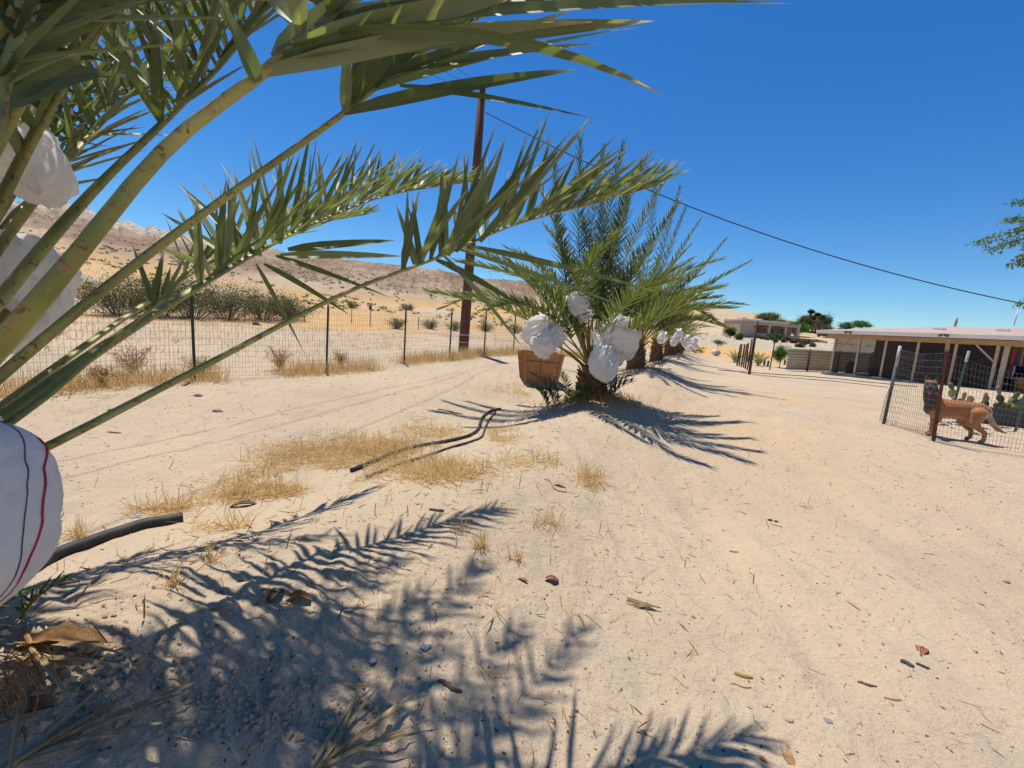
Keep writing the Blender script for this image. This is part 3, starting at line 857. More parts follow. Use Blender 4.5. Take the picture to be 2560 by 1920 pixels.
# fronds of the same crown that lean away to the left, up and behind
for k, (azd, tl, L_) in enumerate([(-10, .22, 3.3), (22, .34, 3.4), (-38, .40, 3.2), (-62, .62, 3.3), (-20, .62, 3.3), (-95, .45, 3.1), (-130, .7, 3.0), (-165, .55, 3.0), (165, .85, 2.8), (-75, 1.0, 2.8), (-110, 1.1, 2.7), (-145, 1.2, 2.6), (8, .48, 3.3)]):
    frond(palm1, rosette_frond_ctrl(heart, math.radians(azd), tl, L_, rg, .55), .040, .27, 40, .44, .040, .8, rg, None, .08, C1, 30, 4)
emit_leaflets(palm1, C1, 300, leafm)
for (px, py, d, tx, ty, td) in [(-80, 980, 1.0, 30, 760, 1.35), (-80, 700, 1.15, 10, 400, 1.3), (-120, 1050, .9, 0, 1085, .84)]:
    MB().tube([heart, at(px, py, d), at(tx, ty, td)], [.02, .018, .014], 7, True, .6).build('fruit_stalk', stalkm, palm1, True)
for (px, py, az, L_) in [(10, 1600, 1.2, .16), (-30, 1630, 1.7, .2)]:
    g = at(px - 60, py + 60, 1.12)
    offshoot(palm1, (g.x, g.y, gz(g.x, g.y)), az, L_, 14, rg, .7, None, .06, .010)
bag('white fruit bag hanging at the upper left edge against the sky', at(-30, 400, 1.28), at(140, 360, 1.33), .150, rg, .16, .33, .40, None, 'fruit bags on the near palm', bulge=.7)
bag('white fruit bag behind the thick petioles at left, above the fence', at(5, 585, 1.40), at(0, 880, 1.36), .170, rg, .16, .25, .0, None, 'fruit bags on the near palm')
bag('big white fruit bag with red and navy stitching, lowest at the left edge', at(-100, 1050, .80), at(-135, 1575, .74), .130, rg, .055, .42, .0, ('long', .03, .0020), 'fruit bags on the near palm', navy=.035, bulge=.9, nu=110, nv=70)
bag('white fruit bag mostly hidden by leaves at the top left', at(-60, 170, 1.5), at(25, 285, 1.5), .11, rg, .12, .3, .2, None, 'fruit bags on the near palm')

# ---- second palm, whole in view, wrapped in bags
rg = random.Random(12)
p2 = gpt(*ROW[1]); h2 = p2 + Vector((0.0, 0, .50))
palm2 = thing('date_palm', p2, 'date palm in mid picture with many white bags and a wooden crate beside it', 'palm tree', 'date palms planted in a row')
make_trunk(palm2, p2, h2, .29, .20, rg, True, 66)
C2 = []
dd = project(h2)[2]
def F2(pts): return [h2 + Vector((rg.uniform(-.06, .06), 0, 0))] + [at(a, b, dd + e) for (a, b, e) in pts]
exp2 = [[(1430, 850, -.2), (1396, 770, -.5), (1319, 700, -.9), (1146, 655, -1.2)],
        [(1420, 850, 0), (1296, 790, -.3), (1204, 755, -.5), (1073, 730, -.6)],
        [(1503, 873, -.3), (1603, 811, -.9), (1722, 756, -1.5), (1790, 745, -1.9)],
        [(1470, 840, .1), (1503, 746, .2), (1545, 600, .3), (1575, 470, .3), (1625, 385, .3)],
        [(1445, 830, .2), (1420, 720, .4), (1395, 590, .6), (1350, 480, .8), (1300, 420, .9)],
        [(1490, 850, .2), (1560, 730, .5), (1640, 600, .8), (1700, 500, 1.1)],
        [(1460, 840, .3), (1465, 700, .6), (1480, 560, .9), (1500, 440, 1.1), (1510, 370, 1.2)],
        [(1430, 850, .2), (1350, 740, .4), (1260, 660, .6), (1150, 620, .7)],
        [(1500, 860, .2), (1590, 770, .3), (1690, 690, .3), (1800, 650, .2)],
        [(1450, 840, -.2), (1450, 740, -.6), (1480, 650, -1.1), (1540, 590, -1.5)],
        [(1490, 860, -.4), (1540, 790, -1.0), (1600, 730, -1.6), (1690, 700, -2.1)],
        [(1400, 850, .1), (1300, 770, .1), (1200, 740, .1), (1105, 770, .1)], [(1430, 850, -.4), (1370, 790, -.8), (1290, 760, -1.1), (1215, 775, -1.3)], [(1520, 860, .1), (1620, 790, .1), (1720, 770, .1), (1800, 810, .1)],
        [(1470, 830, .2), (1490, 690, .5), (1525, 520, .7), (1560, 360, .8)], [(1455, 830, .3), (1450, 680, .6), (1445, 520, .9), (1450, 350, 1.0)],
        [(1485, 840, .3), (1540, 700, .7), (1610, 550, 1.0), (1675, 430, 1.2)], [(1445, 835, .2), (1415, 700, .5), (1390, 540, .8), (1385, 390, .9)], [(1475, 830, 0), (1510, 690, .1), (1560, 530, .2), (1615, 400, .2)]]
for k, e in enumerate(exp2):
    frond(palm2, F2(e), .042, .30 if k not in (0, 1) else .34, 62, .43, .038, .6, rg, leafm_far, .08, C2, 34, 4)
for k in range(15):
    azd = [-70, -35, -12, 15, 40, 75, 110, -110, 60, 0, 28, -50, 95, -20, 130][k]; tl = [.5, .45, .3, .35, .5, .75, .8, .7, .3, .12, .2, .7, .5, .6, 1.0][k]
    frond(palm2, rosette_frond_ctrl(h2, math.radians(azd), tl, 3.4 if abs(azd) < 55 else 2.5, rg, .65), .038, .26, 58, .43, .038, .6, rg, leafm_far, .08, C2, 28, 4)
emit_leaflets(palm2, C2, 300, leafm_far)
for (tx, ty, e, r_) in [(1330, 830, -.1, .020), (1370, 850, -.35, .018), (1432, 800, -.1, .022), (1452, 770, -.1, .02), (1420, 760, .1, .02), (1505, 862, -.35, .024), (1545, 830, 0, .02), (1515, 820, .1, .018), (1530, 850, -.2, .018), (1570, 840, .1, .018)]:
    q = at(tx, ty, dd + e); m_ = h2.lerp(q, .5) + Vector((0, 0, .03))
    MB().tube([h2 + Vector((0, 0, -.06)), m_, q], [r_ * 1.1, r_, r_ * .8], 7, True, .6).build('fruit_stalk', stalkm, palm2, True)
gB = 'fruit bags on the second palm'
def b2(px0, py0, e0, px1, py1, e1, rpx, label, **k):
    bag(label, at(px0, py0, dd + e0 - .25), at(px1, py1, dd + e1 - .40), rpx * 1.14 * dd / FPX, rg, group=gB, **k)
b2(1396, 822, -.05, 1303, 838, -.15, 31, 'white bag bulging at the far left of the second palm, above the crate', skirt=.10)
b2(1372, 850, -.40, 1338, 878, -.45, 27, 'white bag with wide skirt hanging in front of the crate top', skirt=.55, neck=.5)
b2(1452, 780, -.1, 1432, 735, -.15, 24, 'small white upright bag high at the heart of the second palm', skirt=.35, neck=.42)
b2(1425, 800, .1, 1415, 740, .1, 20, 'white bag half hidden behind the upright bag of the second palm', skirt=.2)
b2(1502, 868, -.45, 1518, 955, -.55, 27, 'long white bag hanging lowest on the right with a red seam down it', skirt=.22, seam=('long', .72, .006), neck=.3)
b2(1512, 838, -.05, 1598, 852, -.25, 47, 'largest white bag at right of the second palm with red stitching around it', skirt=.12, seam=('ring', .45, .005), neck=.25)
b2(1512, 868, .0, 1560, 900, -.1, 28, 'white bag hanging under the largest bag at right of the second palm', skirt=.12)
b2(1500, 845, .35, 1515, 805, .35, 18, 'small white bag peeping out behind the right bags of the second palm', skirt=.1)
b2(1490, 850, .2, 1497, 828, .2, 13, 'shaded small white bag beside the orange stalks of the second palm', skirt=.1)
# basal suckers
for (px, py, e, az, L_, n_) in [(1400, 985, -.25, -1.3, .62, 16), (1410, 990, -.3, -.9, .5, 14), (1385, 1000, -.2, -1.6, .45, 14), (1400, 1000, -.35, -2.2, .4, 12), (1500, 1010, -.3, 1.5, .55, 14), (1505, 1015, -.35, 1.9, .5, 14), (1495, 1010, -.2, 1.1, .45, 12), (1450, 1010, -.5, 2.9, .35, 12), (1430, 1010, -.5, -2.9, .35, 12), (1475, 990, -.35, .2, .5, 14), (1425, 960, -.3, -.2, .6, 16), (1385, 990, -.5, -2.0, .5, 14), (1420, 1005, -.6, 3.0, .4, 12), (1510, 1000, -.5, 2.2, .5, 14), (1440, 985, -.5, 2.6, .5, 14), (1465, 1000, -.55, -2.7, .45, 12)]:
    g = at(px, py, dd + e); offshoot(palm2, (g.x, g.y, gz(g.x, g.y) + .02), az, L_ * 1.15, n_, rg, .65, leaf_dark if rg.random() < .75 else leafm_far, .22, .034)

# ---- the rest of the row
rowlab = ['third date palm of the row, its right fronds reaching over the yard', 'fourth date palm of the row, a single white bag low on its trunk side',
          'fifth date palm of the row, hung with a cluster of small white bags', 'sixth date palm of the row, small and shaggy behind the bagged ones',
          'seventh date palm of the row, a green tuft near the vanishing end', 'last and smallest date palm at the far end of the row']
for k, (x, y) in enumerate(ROW[2:]):
    rg = random.Random(40 + k)
    p = gpt(x, y); hgt = [.75, .85, .8, .8, .7, .6][k]; h = p + Vector((0, 0, hgt))
    t = thing('date_palm', p, rowlab[k], 'palm tree', 'date palms planted in a row')
    make_trunk(t, p, h, .30, .20, rg, False, 60)
    nf = [30, 24, 20, 18, 15, 12][k]; L0 = [3.4, 3.2, 3.0, 2.9, 2.7, 2.5][k]
    for j in range(nf):
        azr = j * 2.39996 + rg.uniform(-.2, .2)
        tl = .18 + .95 * (j / nf) + rg.uniform(-.08, .08)
        frond(t, rosette_frond_ctrl(h, azr, tl, L0 * rg.uniform(.85, 1.05), rg, .7), .04, .24, [56, 44, 36, 30, 24, 20][k], .42, [.040, .046, .050, .055, .06, .065][k], .7, rg, leafm_far, .06, None, [24, 18, 14, 12, 10, 10][k], 3)
    if k == 0:
        for (ax_, ay, e, L_) in [(1700, 690, -.6, 0), (1735, 640, .3, 0)]: pass
        for e in [[(1650, 780, -.3), (1740, 690, -.8), (1815, 600, -1.2)], [(1650, 790, -.6), (1760, 720, -1.3), (1875, 655, -2.0)], [(1640, 830, -.5), (1730, 800, -1.2), (1835, 825, -1.8)], [(1640, 820, -.2), (1720, 770, -.5), (1820, 770, -.8)], [(1620, 760, 0), (1660, 620, .1), (1700, 470, .2)], [(1610, 760, .2), (1625, 590, .4), (1640, 420, .5)], [(1630, 770, -.2), (1690, 650, -.4), (1755, 545, -.6)], [(1625, 770, .1), (1670, 640, .2), (1715, 520, .3)]]:
            d_ = project(h)[2]
            frond(t, [h] + [at(a, b, d_ + c) for (a, b, c) in e], .042, .24, 60, .44, .042, .7, rg, leafm_far, .05, None, 24, 3)
    g = gpt(x + .45, y - .5)
    for q in range(4): offshoot(t, (g.x + rg.uniform(-.3, .3), g.y + rg.uniform(-.2, .2), gz(g.x, g.y)), rg.uniform(0, 6.28), .5, 9, rg, .5, leaf_dark, .2, .03)
farb = [(1653, 848, 17.5, .20, 'white bag hanging low against the trunk of the fourth palm'), (1686, 852, 23.5, .26, 'left bag of the small cluster on the far palms'), (1700, 842, 23.2, .28, 'topmost white bag of the small cluster on the far palms'),
        (1712, 856, 23.0, .27, 'middle white bag of the small cluster on the far palms'), (1723, 872, 28, .18, 'tiny low white bag under the far palm cluster'), (1733, 856, 28.5, .26, 'right white bag of the small cluster on the far palms'), (1739, 868, 29, .2, 'rightmost white bag at the end of the palm cluster'), (1642, 800, 13.2, .14, 'pale bag half hidden in the fronds of the third palm')]
rg = random.Random(77)
for (px, py, d, R_, lab) in farb:
    c = at(px, py, d)
    bag(lab, c + Vector((rg.uniform(-.12, .12), 0, R_ * 1.15)), c + Vector((rg.uniform(-.12, .12), 0, -R_ * rg.uniform(.9, 1.3))), R_ * rg.uniform(.75, .95), rg, .30, .3, .22, None, 'fruit bags on the far palms', 34, 18)

# ------------------------------------------------------------------ fences, poles, cables
tpost_m = simple('green_steel_post', (0.018, 0.045, 0.03), (0.03, 0.06, 0.04), 14, 0.55, 0.4)
tpost_light = simple('painted_green_post', (0.05, 0.13, 0.08), (0.035, 0.09, 0.06), 14, 0.5, 0.4)
galv = simple('galvanised_steel', (0.30, 0.32, 0.33), (0.42, 0.43, 0.43), 9, 0.5, 0.5, metal=0.35)
wire_dark = simple('old_fence_wire', (0.075, 0.070, 0.065), (0.12, 0.10, 0.085), 5, 0.6, 0.3, metal=0.2)
wire_light = simple('fence_wire', (0.22, 0.225, 0.225), (0.13, 0.12, 0.115), 4, 0.5, 0.4, metal=0.3)
whitem = simple('white_paint', (0.72, 0.71, 0.68), (0.62, 0.60, 0.56), 6, 0.6, 0.3)
rustm = simple('rusty_steel', (0.13, 0.045, 0.028), (0.20, 0.075, 0.04), 9, 0.8, 0.2, 0.3, 40)
darkrust = simple('dark_rusty_pipe', (0.050, 0.030, 0.024), (0.095, 0.055, 0.04), 8, 0.8, 0.2, 0.3, 30)
blackm = simple('black_plastic', (0.030, 0.030, 0.033), (0.055, 0.055, 0.06), 7, 0.42, 0.4)
hosem = simple('weathered_black_hose', (0.018, 0.019, 0.021), (0.05, 0.048, 0.046), 9, 0.6, 0.25, 0.1, 60)
polem = simple('creosoted_pole', (0.085, 0.040, 0.028), (0.16, 0.085, 0.06), 5, 0.85, 0.15, 0.5, 30, stretch=(4, 4, 0.3))
concm = simple('concrete', (0.42, 0.39, 0.35), (0.33, 0.30, 0.27), 5, 0.9, 0.15, 0.2, 40)
cable_m = simple('cable_insulation', (0.02, 0.02, 0.025), (0.03, 0.03, 0.03), 5, 0.6, 0.3)

def t_post(mbs, base, h, lean=(0, 0), s=.038, cap=.0):
    """T-section steel post; mbs = (steel builder, cap builder)"""
    b = V(base); t = b + Vector((lean[0], lean[1], h)); lo = b - Vector((0, 0, .15))
    cpt = b.lerp(t, 1 - cap / h) if cap else t
    mbs[0].beam(lo, cpt, s, .007, Vector((1, .3, 0)))
    mbs[0].beam(lo + Vector((-.005, .016, 0)), cpt + Vector((-.005, .016, 0)), .007, .028, Vector((1, .3, 0)))
    for k in range(int(h / .12)):
        c = b.lerp(t, (k + .5) * .12 / h); mbs[0].box(c + Vector((0, -.006, 0)), (.010, .010, .03))
    if cap:
        mbs[1].beam(cpt, t, s * 1.06, .010, Vector((1, .3, 0)))
        mbs[1].beam(cpt + Vector((-.005, .016, 0)), t + Vector((-.005, .016, 0)), .010, .030, Vector((1, .3, 0)))
    return t
def wire_panel(mb, P0, P1, h0, h1, nv, nh, r, rg, sag=.02, bow=0.0, lean0=(0, 0), lean1=(0, 0), bottom=.03, rv=None):
    """welded mesh between two posts, following the ground; horizontals get closer towards the bottom"""
    zs_s = np.linspace(0, 1, 17)
    zs_z = ground_h(P0[0] + (P1[0] - P0[0]) * zs_s, P0[1] + (P1[1] - P0[1]) * zs_s)
    def pt(s, t):
        x = P0[0] + (P1[0] - P0[0]) * s; y = P0[1] + (P1[1] - P0[1]) * s
        h = h0 + (h1 - h0) * s - sag * math.sin(math.pi * s)
        n = Vector((-(P1[1] - P0[1]), P1[0] - P0[0], 0)).normalized()
        z = float(np.interp(s, zs_s, zs_z))
        ln = Vector((lean0[0] * (1 - s) + lean1[0] * s, lean0[1] * (1 - s) + lean1[1] * s, 0)) * t
        return Vector((x, y, z + bottom + (h - bottom) * t)) + n * (bow * math.sin(math.pi * s) * (.4 + .6 * math.sin(2.6 * t + 1))) + ln
    rv = rv or r
    for k in range(nv + 1):
        s = k / nv
        mb.tube([pt(s, t) + Vector((rg.gauss(0, .0025), rg.gauss(0, .0025), 0)) for t in (0, .35, .7, 1)], rv, 3, False)
    for j in range(nh + 1):
        t = (j / nh) ** 1.15
        mb.tube([pt(s / 8, t) + Vector((0, 0, rg.gauss(0, .003))) for s in range(9)], r, 3, False)

rg = random.Random(5)
fd = Vector((.48, .87, 0)).normalized()
f0 = Vector((-5.06, 6.62, 0))
ts = [-4.9, -2.4, 0, 2.4, 4.68, 6.55, 8.4, 10.4, 12.6, 15, 17.5, 20, 22.5, 25, 27.5, 30]
fence1 = thing('wire_fence', gpt(f0.x, f0.y), 'long wire mesh fence on dark green posts running along the left lane', 'fence')
tops = []
for k, t in enumerate(ts):
    q = f0 + fd * t; b = gpt(q.x, q.y)
    st, cp = MB(), MB()
    ln = (rg.uniform(-.03, .03), rg.uniform(-.03, .03)); h = 1.5 + rg.uniform(-.03, .04)
    t_post((st, cp), b, h, ln, .042, .11)
    po = st.build('post', tpost_m, fence1)
    cp.build('post_cap', galv, po)
    tops.append((q, ln))
wm = MB()
for k in range(len(ts) - 1):
    a, b = tops[k][0], tops[k + 1][0]
    n = max(8, int((b - a).length / .055)) if k < 9 else int((b - a).length / .11)
    wire_panel(wm, a, b, 1.34, 1.34, n, 13, .0018 if k < 6 else .0022, rg, .015, .0)
tag(wm.build('wire_mesh', wire_dark, fence1), kind='stuff')

# grey posts of the older fence further back
lab = ['grey steel fence post far back, leftmost behind the wire fence', 'grey steel fence post in front of the big creosote bushes', 'grey steel fence post just right of the big creosote bushes',
       'short grey post on the pale ground beyond the fence', 'tall grey post with a small brown plate beyond the fence', 'short grey post behind the power pole']
for k, (px, py, h) in enumerate([(406, 798, 1.25), (612, 803, 1.15), (761, 803, 1.0), (879, 807, 1.05), (925, 815, 1.5), (1046, 824, 1.0)]):
    g = G(px, py)
    t = thing('steel_post', g, lab[k], 'post', 'posts beyond the fence')
    sc = 1.0
    st, cp = MB(), MB(); t_post((st, cp), g, h, (rg.uniform(-.03, .03), 0), .07, .10)
    st.build('post_shaft', galv, t); cp.build('post_cap', whitem, t)
    if k == 4: MB().box(g + Vector((0, -.03, 1.32)), (.22, .01, .28)).build('plate', rustm, t)

# utility pole and its cables
pb = at(1158, 874, 15.3); pb.z = gz(pb.x, pb.y)
PH = 9.0
ptop = pb + Vector((.12, 0, PH))
up_ = thing('utility_pole', pb, 'tall dark brown wooden utility pole behind the palms', 'utility pole')
MB().tube([pb - Vector((0, 0, .3)), pb.lerp(ptop, .3), pb.lerp(ptop, .7), ptop], [.185, .17, .15, .13], 16).build('pole_shaft', polem, up_, True)
for zz in (.35, .62):
    MB().tube([pb + Vector((.004, 0, zz)), pb + Vector((.004, 0, zz + .06))], .19, 16).build('band', galv, up_, True)
cross = ptop - Vector((0, 0, .18))
for dx in (-.22, .0, .22):
    MB().lathe(cross + Vector((dx * .4, -.05, .16 if dx == 0 else .02 - dx)), [(.02, 0), (.03, .03), (.055, .06), (.03, .08), (.05, .11), (.02, .14)], 10).build('insulator', galv, up_, True)
def cable(name, a, b, sag, r, label, twist=0, n=40, m_=None, g=None):
    a, b = V(a), V(b)
    pts = [a.lerp(b, i / n) - Vector((0, 0, 4 * sag * (i / n) * (1 - i / n))) for i in range(n + 1)]
    if twist:
        o = thing(name, a, label, 'cable', g)
        T = (b - a).normalized(); s = T.cross(Vector((0, 0, 1))).normalized(); q = T.cross(s)
        for k in range(3):
            m2 = n * 6; P = []
            for i in range(m2 + 1):
                u = i / m2; p = a.lerp(b, u) - Vector((0, 0, 4 * sag * u * (1 - u)))
                an = u * twist * 6.283 + k * 2.094
                P.append(p + s * (math.cos(an) * r * 1.1) + q * (math.sin(an) * r * 1.1))
            MB().tube(P, r, 5).build('conductor', cable_m, o, True)
        return o
    mb = MB().tube(pts, r, 5)
    return tag(mb.build(name, m_ or cable_m, None, True, a), label, 'cable', g)
att = pb.lerp(ptop, .91)
cable('service_cable', att + Vector((.16, 0, 0)), at(2640, 775, 13.0), .75, .009, 'twisted black service cable sagging from the pole to the house', 46)
for k, (px, py) in enumerate([(860, 60), (900, 40), (985, 40)]):
    e = at(px, py, 8.0)
    s = cross + Vector((-.1, -.05, -.15 + .2 * k))
    e2 = s + (e - s) * 2.2
    cable('power_line', s, e2, .15, .006, ['lower', 'middle', 'upper'][k] + ' of the three thin power lines running off the pole top', n=20, g='power lines on the pole')
gy = gpt(pb.x + 1.1, pb.y + 2.0)
cable('guy_wire', pb.lerp(ptop, .9), gy, 0.0, .006, 'thin guy wire slanting down beside the utility pole', n=2, m_=galv)

# hoses lying on the sand
def ground_line(pxs, lift, n=60):
    pts = [G(a, b) for (a, b) in pxs]
    P, L = resample(catmull(pts, 80), n)
    return [Vector((p.x, p.y, gz(p.x, p.y) + lift)) for p in P]
def hose(pxs, r, label, lift=None, n=60, m_=None, cat='hose', name='irrigation_hose'):
    P = ground_line(pxs, lift if lift is not None else r * .8, n)
    k = 2
    P = [sum((P[max(0, min(len(P) - 1, i + j))] for j in range(-k, k + 1)), Vector()) / (2 * k + 1) for i in range(len(P))]
    return tag(MB().tube(P, r, 10).build(name, m_ or hosem, None, True), label, cat, 'hoses on the sand')
hose([(868, 1184), (930, 1160), (985, 1138), (1040, 1120), (1110, 1108), (1170, 1094), (1196, 1075), (1204, 1050), (1225, 1030), (1254, 1024)], .023, 'thicker black hose curving over the sand towards the second palm')
hose([(905, 1200), (960, 1180), (1010, 1160), (1080, 1138), (1150, 1115), (1200, 1098), (1212, 1075), (1222, 1052), (1240, 1030)], .015, 'thinner black hose running beside the thicker one')
hose([(60, 1440), (130, 1400), (220, 1365), (320, 1330), (400, 1310), (462, 1299)], .036, 'thick black pipe in the left foreground beside the big bag', lift=.02)
hose([(1790, 925), (1850, 930), (1960, 938), (2060, 945), (2160, 955), (2300, 968)], .02, 'thin dark cable crossing the yard in front of the carport', m_=tpost_m, cat='cable', name='yard_cable')
hose([(1700, 905), (1780, 918), (1880, 936), (1990, 946), (2110, 956), (2230, 970)], .014, 'second thin cable lying on the yard sand', m_=tpost_m, cat='cable', name='yard_cable')

# wooden crate by the second palm
def wood_mat():
    m, n, l, b = mat('weathered_red_wood')
    vec = coords(n, l, 'Object', (2.0, 14.0, 14.0))
    f = noise(n, l, vec, 3.0, 6, 0.7, .6)
    r = ramp(n, [(0.3, (0.22, 0.10, 0.04)), (0.5, (0.46, 0.235, 0.10)), (0.72, (0.60, 0.35, 0.17))]); l.new(f, r.inputs[0])
    oi = n.new('ShaderNodeObjectInfo')
    c = mixc(n, l, math_(n, l, 'MULTIPLY', oi.outputs['Random'], .45), r.outputs[0], (0.30, 0.17, 0.08))
    l.new(c, b.inputs['Base Color']); b.inputs['Roughness'].default_value = .8
    b.inputs['Specular IOR Level'].default_value = .2
    bump(n, l, b, f, .4, .006)
    return m
woodm = wood_mat()
cb = at(1348, 934, dd + 2.8); cb.z = min(gz(cb.x + i_, cb.y + j_) for i_ in (-.4, 0, .4) for j_ in (-.25, 0, .25)) + .005
crate = thing('wooden_crate', cb, 'weathered reddish wooden crate with panelled side left of the second palm', 'crate')
ex = Vector((.985, .17, 0)).normalized(); ey = Vector((-ex.y, ex.x, 0)); ez = Vector((0, 0, 1))
def crate_side(o, ax, nrm, wt, wb, h, off):
    """tapered panelled side: o bottom centre"""
    def P(s, t, d=0):   # s -1..1, t 0..1
        w = wb + (wt - wb) * t
        return o + ax * (s * w / 2) + ez * (h * t) + nrm * (off * t + d)
    def slab(s0, s1, t0, t1, th, d, name):
        mb = MB()
        mb.add([P(s0, t0, d), P(s1, t0, d), P(s1, t1, d), P(s0, t1, d), P(s0, t0, d + th), P(s1, t0, d + th), P(s1, t1, d + th), P(s0, t1, d + th)],
               [(3, 2, 1, 0), (4, 5, 6, 7), (0, 1, 5, 4), (1, 2, 6, 5), (2, 3, 7, 6), (3, 0, 4, 7)])
        mb.build(name, woodm, crate)
    for (a, b_) in ((-.98, -.06), (.06, .98)):
        for (c, d) in ((.02, .33), (.35, .66), (.68, .97)): slab(a, b_, c, d, .014, -.02, 'plank')
    for (a, b_) in ((-1, -.86), (-.075, .075), (.86, 1)): slab(a, b_, 0, 1, .03, .0, 'stile')
    for (a, b_) in ((-.855, -.08), (.08, .855)):
        for (c, d) in ((.0, .07), (.64, .72), (.92, .998)): slab(a, b_, c, d, .022, -.003, 'rail')
crate_side(cb - ey * .25, ex, -ey, 1.04, .78, .80, .10)
crate_side(cb - ex * .405, ey, -ex, .50, .44, .795, .12)
crate_side(cb + ex * .405, ey, ex, .50, .44, .795, .12)
crate_side(cb + ey * .25, ex, ey, 1.04, .78, .80, .10)
for zz, wv in ((.28, .80), (.56, .88)):
    c = cb - ey * (.25 + .10 * zz / .7 + .036) + ez * zz
    MB().tube([c - ex * wv / 2, c + ez * -.02, c + ex * wv / 2 + ez * -.03], .005, 5).build('binding_wire', galv, crate)

# ------------------------------------------------------------------ dog pen fence
penA = at(2213, 1036, 7.6); penB = at(2342, 1076, 6.35); penC = at(2600, 1118, 5.85)
pen = thing('dog_pen_fence', gpt(penB.x, penB.y), 'sagging galvanised wire mesh fence of the dog pen at right', 'fence')
pA, pB, pC = gpt(penA.x, penA.y), gpt(penB.x, penB.y), gpt(penC.x, penC.y)
HA = 1.42
lean_A = (.03, .0); lean_B = (-.10, .0)
mb = MB(); tA = pA + Vector((lean_A[0], lean_A[1], HA)); mb.tube([pA - Vector((0, 0, .2)), pA.lerp(tA, .74)], .024, 12); po = mb.build('corner_post', simple('dull_zinc', (.065, .078, .075), (.11, .12, .115), 8, .65, .2), pen, True); tag(po, 'dark galvanised corner post leaning right')
MB().tube([pA.lerp(tA, .74), tA], .022, 12).build('post_sleeve', simple('weathered_zinc', (.45, .44, .42), (.55, .53, .5), 6, .6), po, True)
st, cp = MB(), MB(); t_post((st, cp), pB, 1.52, lean_B, .05, .16); po = st.build('post', rustm, pen); tag(po, 'dark red steel post in front of the dog')
cp.build('post_cap', simple('yellowed_paint', (.42, .26, .12), (.50, .38, .24), 30, .7), po)
gb = at(2385, 1003, 9.5); gb = gpt(gb.x, gb.y)
st, cp = MB(), MB(); t_post((st, cp), gb, 1.55, (.10, 0), .055, .25); po = st.build('post', tpost_light, pen); tag(po, 'green steel post with white top inside the pen')
cp.build('post_cap', whitem, po)
ge = at(2548, 1040, 8.0); ge = gpt(ge.x, ge.y)
st, cp = MB(), MB(); t_post((st, cp), ge, 1.3, (.05, 0), .045, .0); st.build('post', tpost_light, pen)
rg = random.Random(9)
wm = MB()
wire_panel(wm, pA, pB, HA - .06, 1.34, 26, 14, .0020, rg, .05, .07, lean_A, lean_B)
wire_panel(wm, pB, pC, 1.34, 1.10, 27, 14, .0019, rg, .05, -.03, lean_B, (0, 0))
# loose end of the roll folded back inside the corner
fA = pA + Vector((.55, .35, 0)); fB = pA + Vector((1.5, .9, 0))
wire_panel(wm, pA, fA, HA - .06, 1.30, 14, 12, .0014, rg, .02, .16, lean_A, (.28, .0))
tag(wm.build('wire_mesh', wire_light, pen), kind='stuff')

# ------------------------------------------------------------------ house with carport
stucco = simple('tan_stucco', (0.40, 0.28, 0.185), (0.34, 0.235, 0.155), 3, .9, .1, .2, 60)
fasc = simple('white_fascia', (0.84, 0.81, 0.76), (0.78, 0.74, 0.68), 3, .6, .2)
beamm = simple('tan_beam', (0.47, 0.335, 0.215), (0.40, 0.28, 0.18), 4, .8, .15)
postm = simple('cream_post', (0.56, 0.45, 0.33), (0.48, 0.38, 0.27), 5, .7, .2)
def roof_mat():
    m, n, l, b = mat('roof_shingle')
    tc = n.new('ShaderNodeTexCoord')
    br = n.new('ShaderNodeTexBrick'); br.inputs['Scale'].default_value = 1.0
    br.inputs['Brick Width'].default_value = .30; br.inputs['Row Height'].default_value = .18; br.inputs['Mortar Size'].default_value = .012
    br.inputs['Color1'].default_value = (.40, .30, .23, 1); br.inputs['Color2'].default_value = (.48, .37, .29, 1); br.inputs['Mortar'].default_value = (.22, .15, .12, 1)
    l.new(tc.outputs['UV'], br.inputs['Vector'])
    l.new(br.outputs['Color'], b.inputs['Base Color']); b.inputs['Roughness'].default_value = .9
    bump(n, l, b, br.outputs['Fac'], -.4, .02)
    return m
roofm = roof_mat()
def screen_mat():
    m, n, l, b = mat('insect_screen')
    b.inputs['Base Color'].default_value = (.012, .012, .012, 1); b.inputs['Roughness'].default_value = .7
    tr = n.new('ShaderNodeBsdfTransparent'); mx = n.new('ShaderNodeMixShader'); mx.inputs[0].default_value = .76
    l.new(tr.outputs[0], mx.inputs[1]); l.new(b.outputs[0], mx.inputs[2]); l.new(mx.outputs[0], n['Material Output'].inputs['Surface'])
    return m
screenm = screen_mat()
hL = at(2074, 934, 26.0); hR = at(2471, 966, 19.5)
hu = Vector((hR.x - hL.x, hR.y - hL.y, 0)); HL = hu.length; hu.normalize(); hv = Vector((-hu.y, hu.x, 0))
z0 = (gz(hL.x, hL.y) + gz(hR.x, hR.y)) / 2 + .06
def HP(u, v, z): return Vector((hL.x, hL.y, 0)) + hu * u + hv * v + Vector((0, 0, z0 + z))
house = thing('ranch_house', HP(0, 0, 0), 'low tan house with a shingle roof and a dark screened carport at right', 'house')
def hbox(u0, u1, v0, v1, za, zb, name, m_, par=None):
    mb = MB()
    mb.add([HP(u, v, z) for u in (u0, u1) for v in (v0, v1) for z in (za, zb)], [(0, 1, 3, 2), (4, 6, 7, 5), (0, 4, 5, 1), (2, 3, 7, 6), (0, 2, 6, 4), (1, 5, 7, 3)])
    return mb.build(name, m_, par or house)
slab = hbox(-.35, HL + .9, -.25, 8.5, -.5, .0, 'slab', concm)
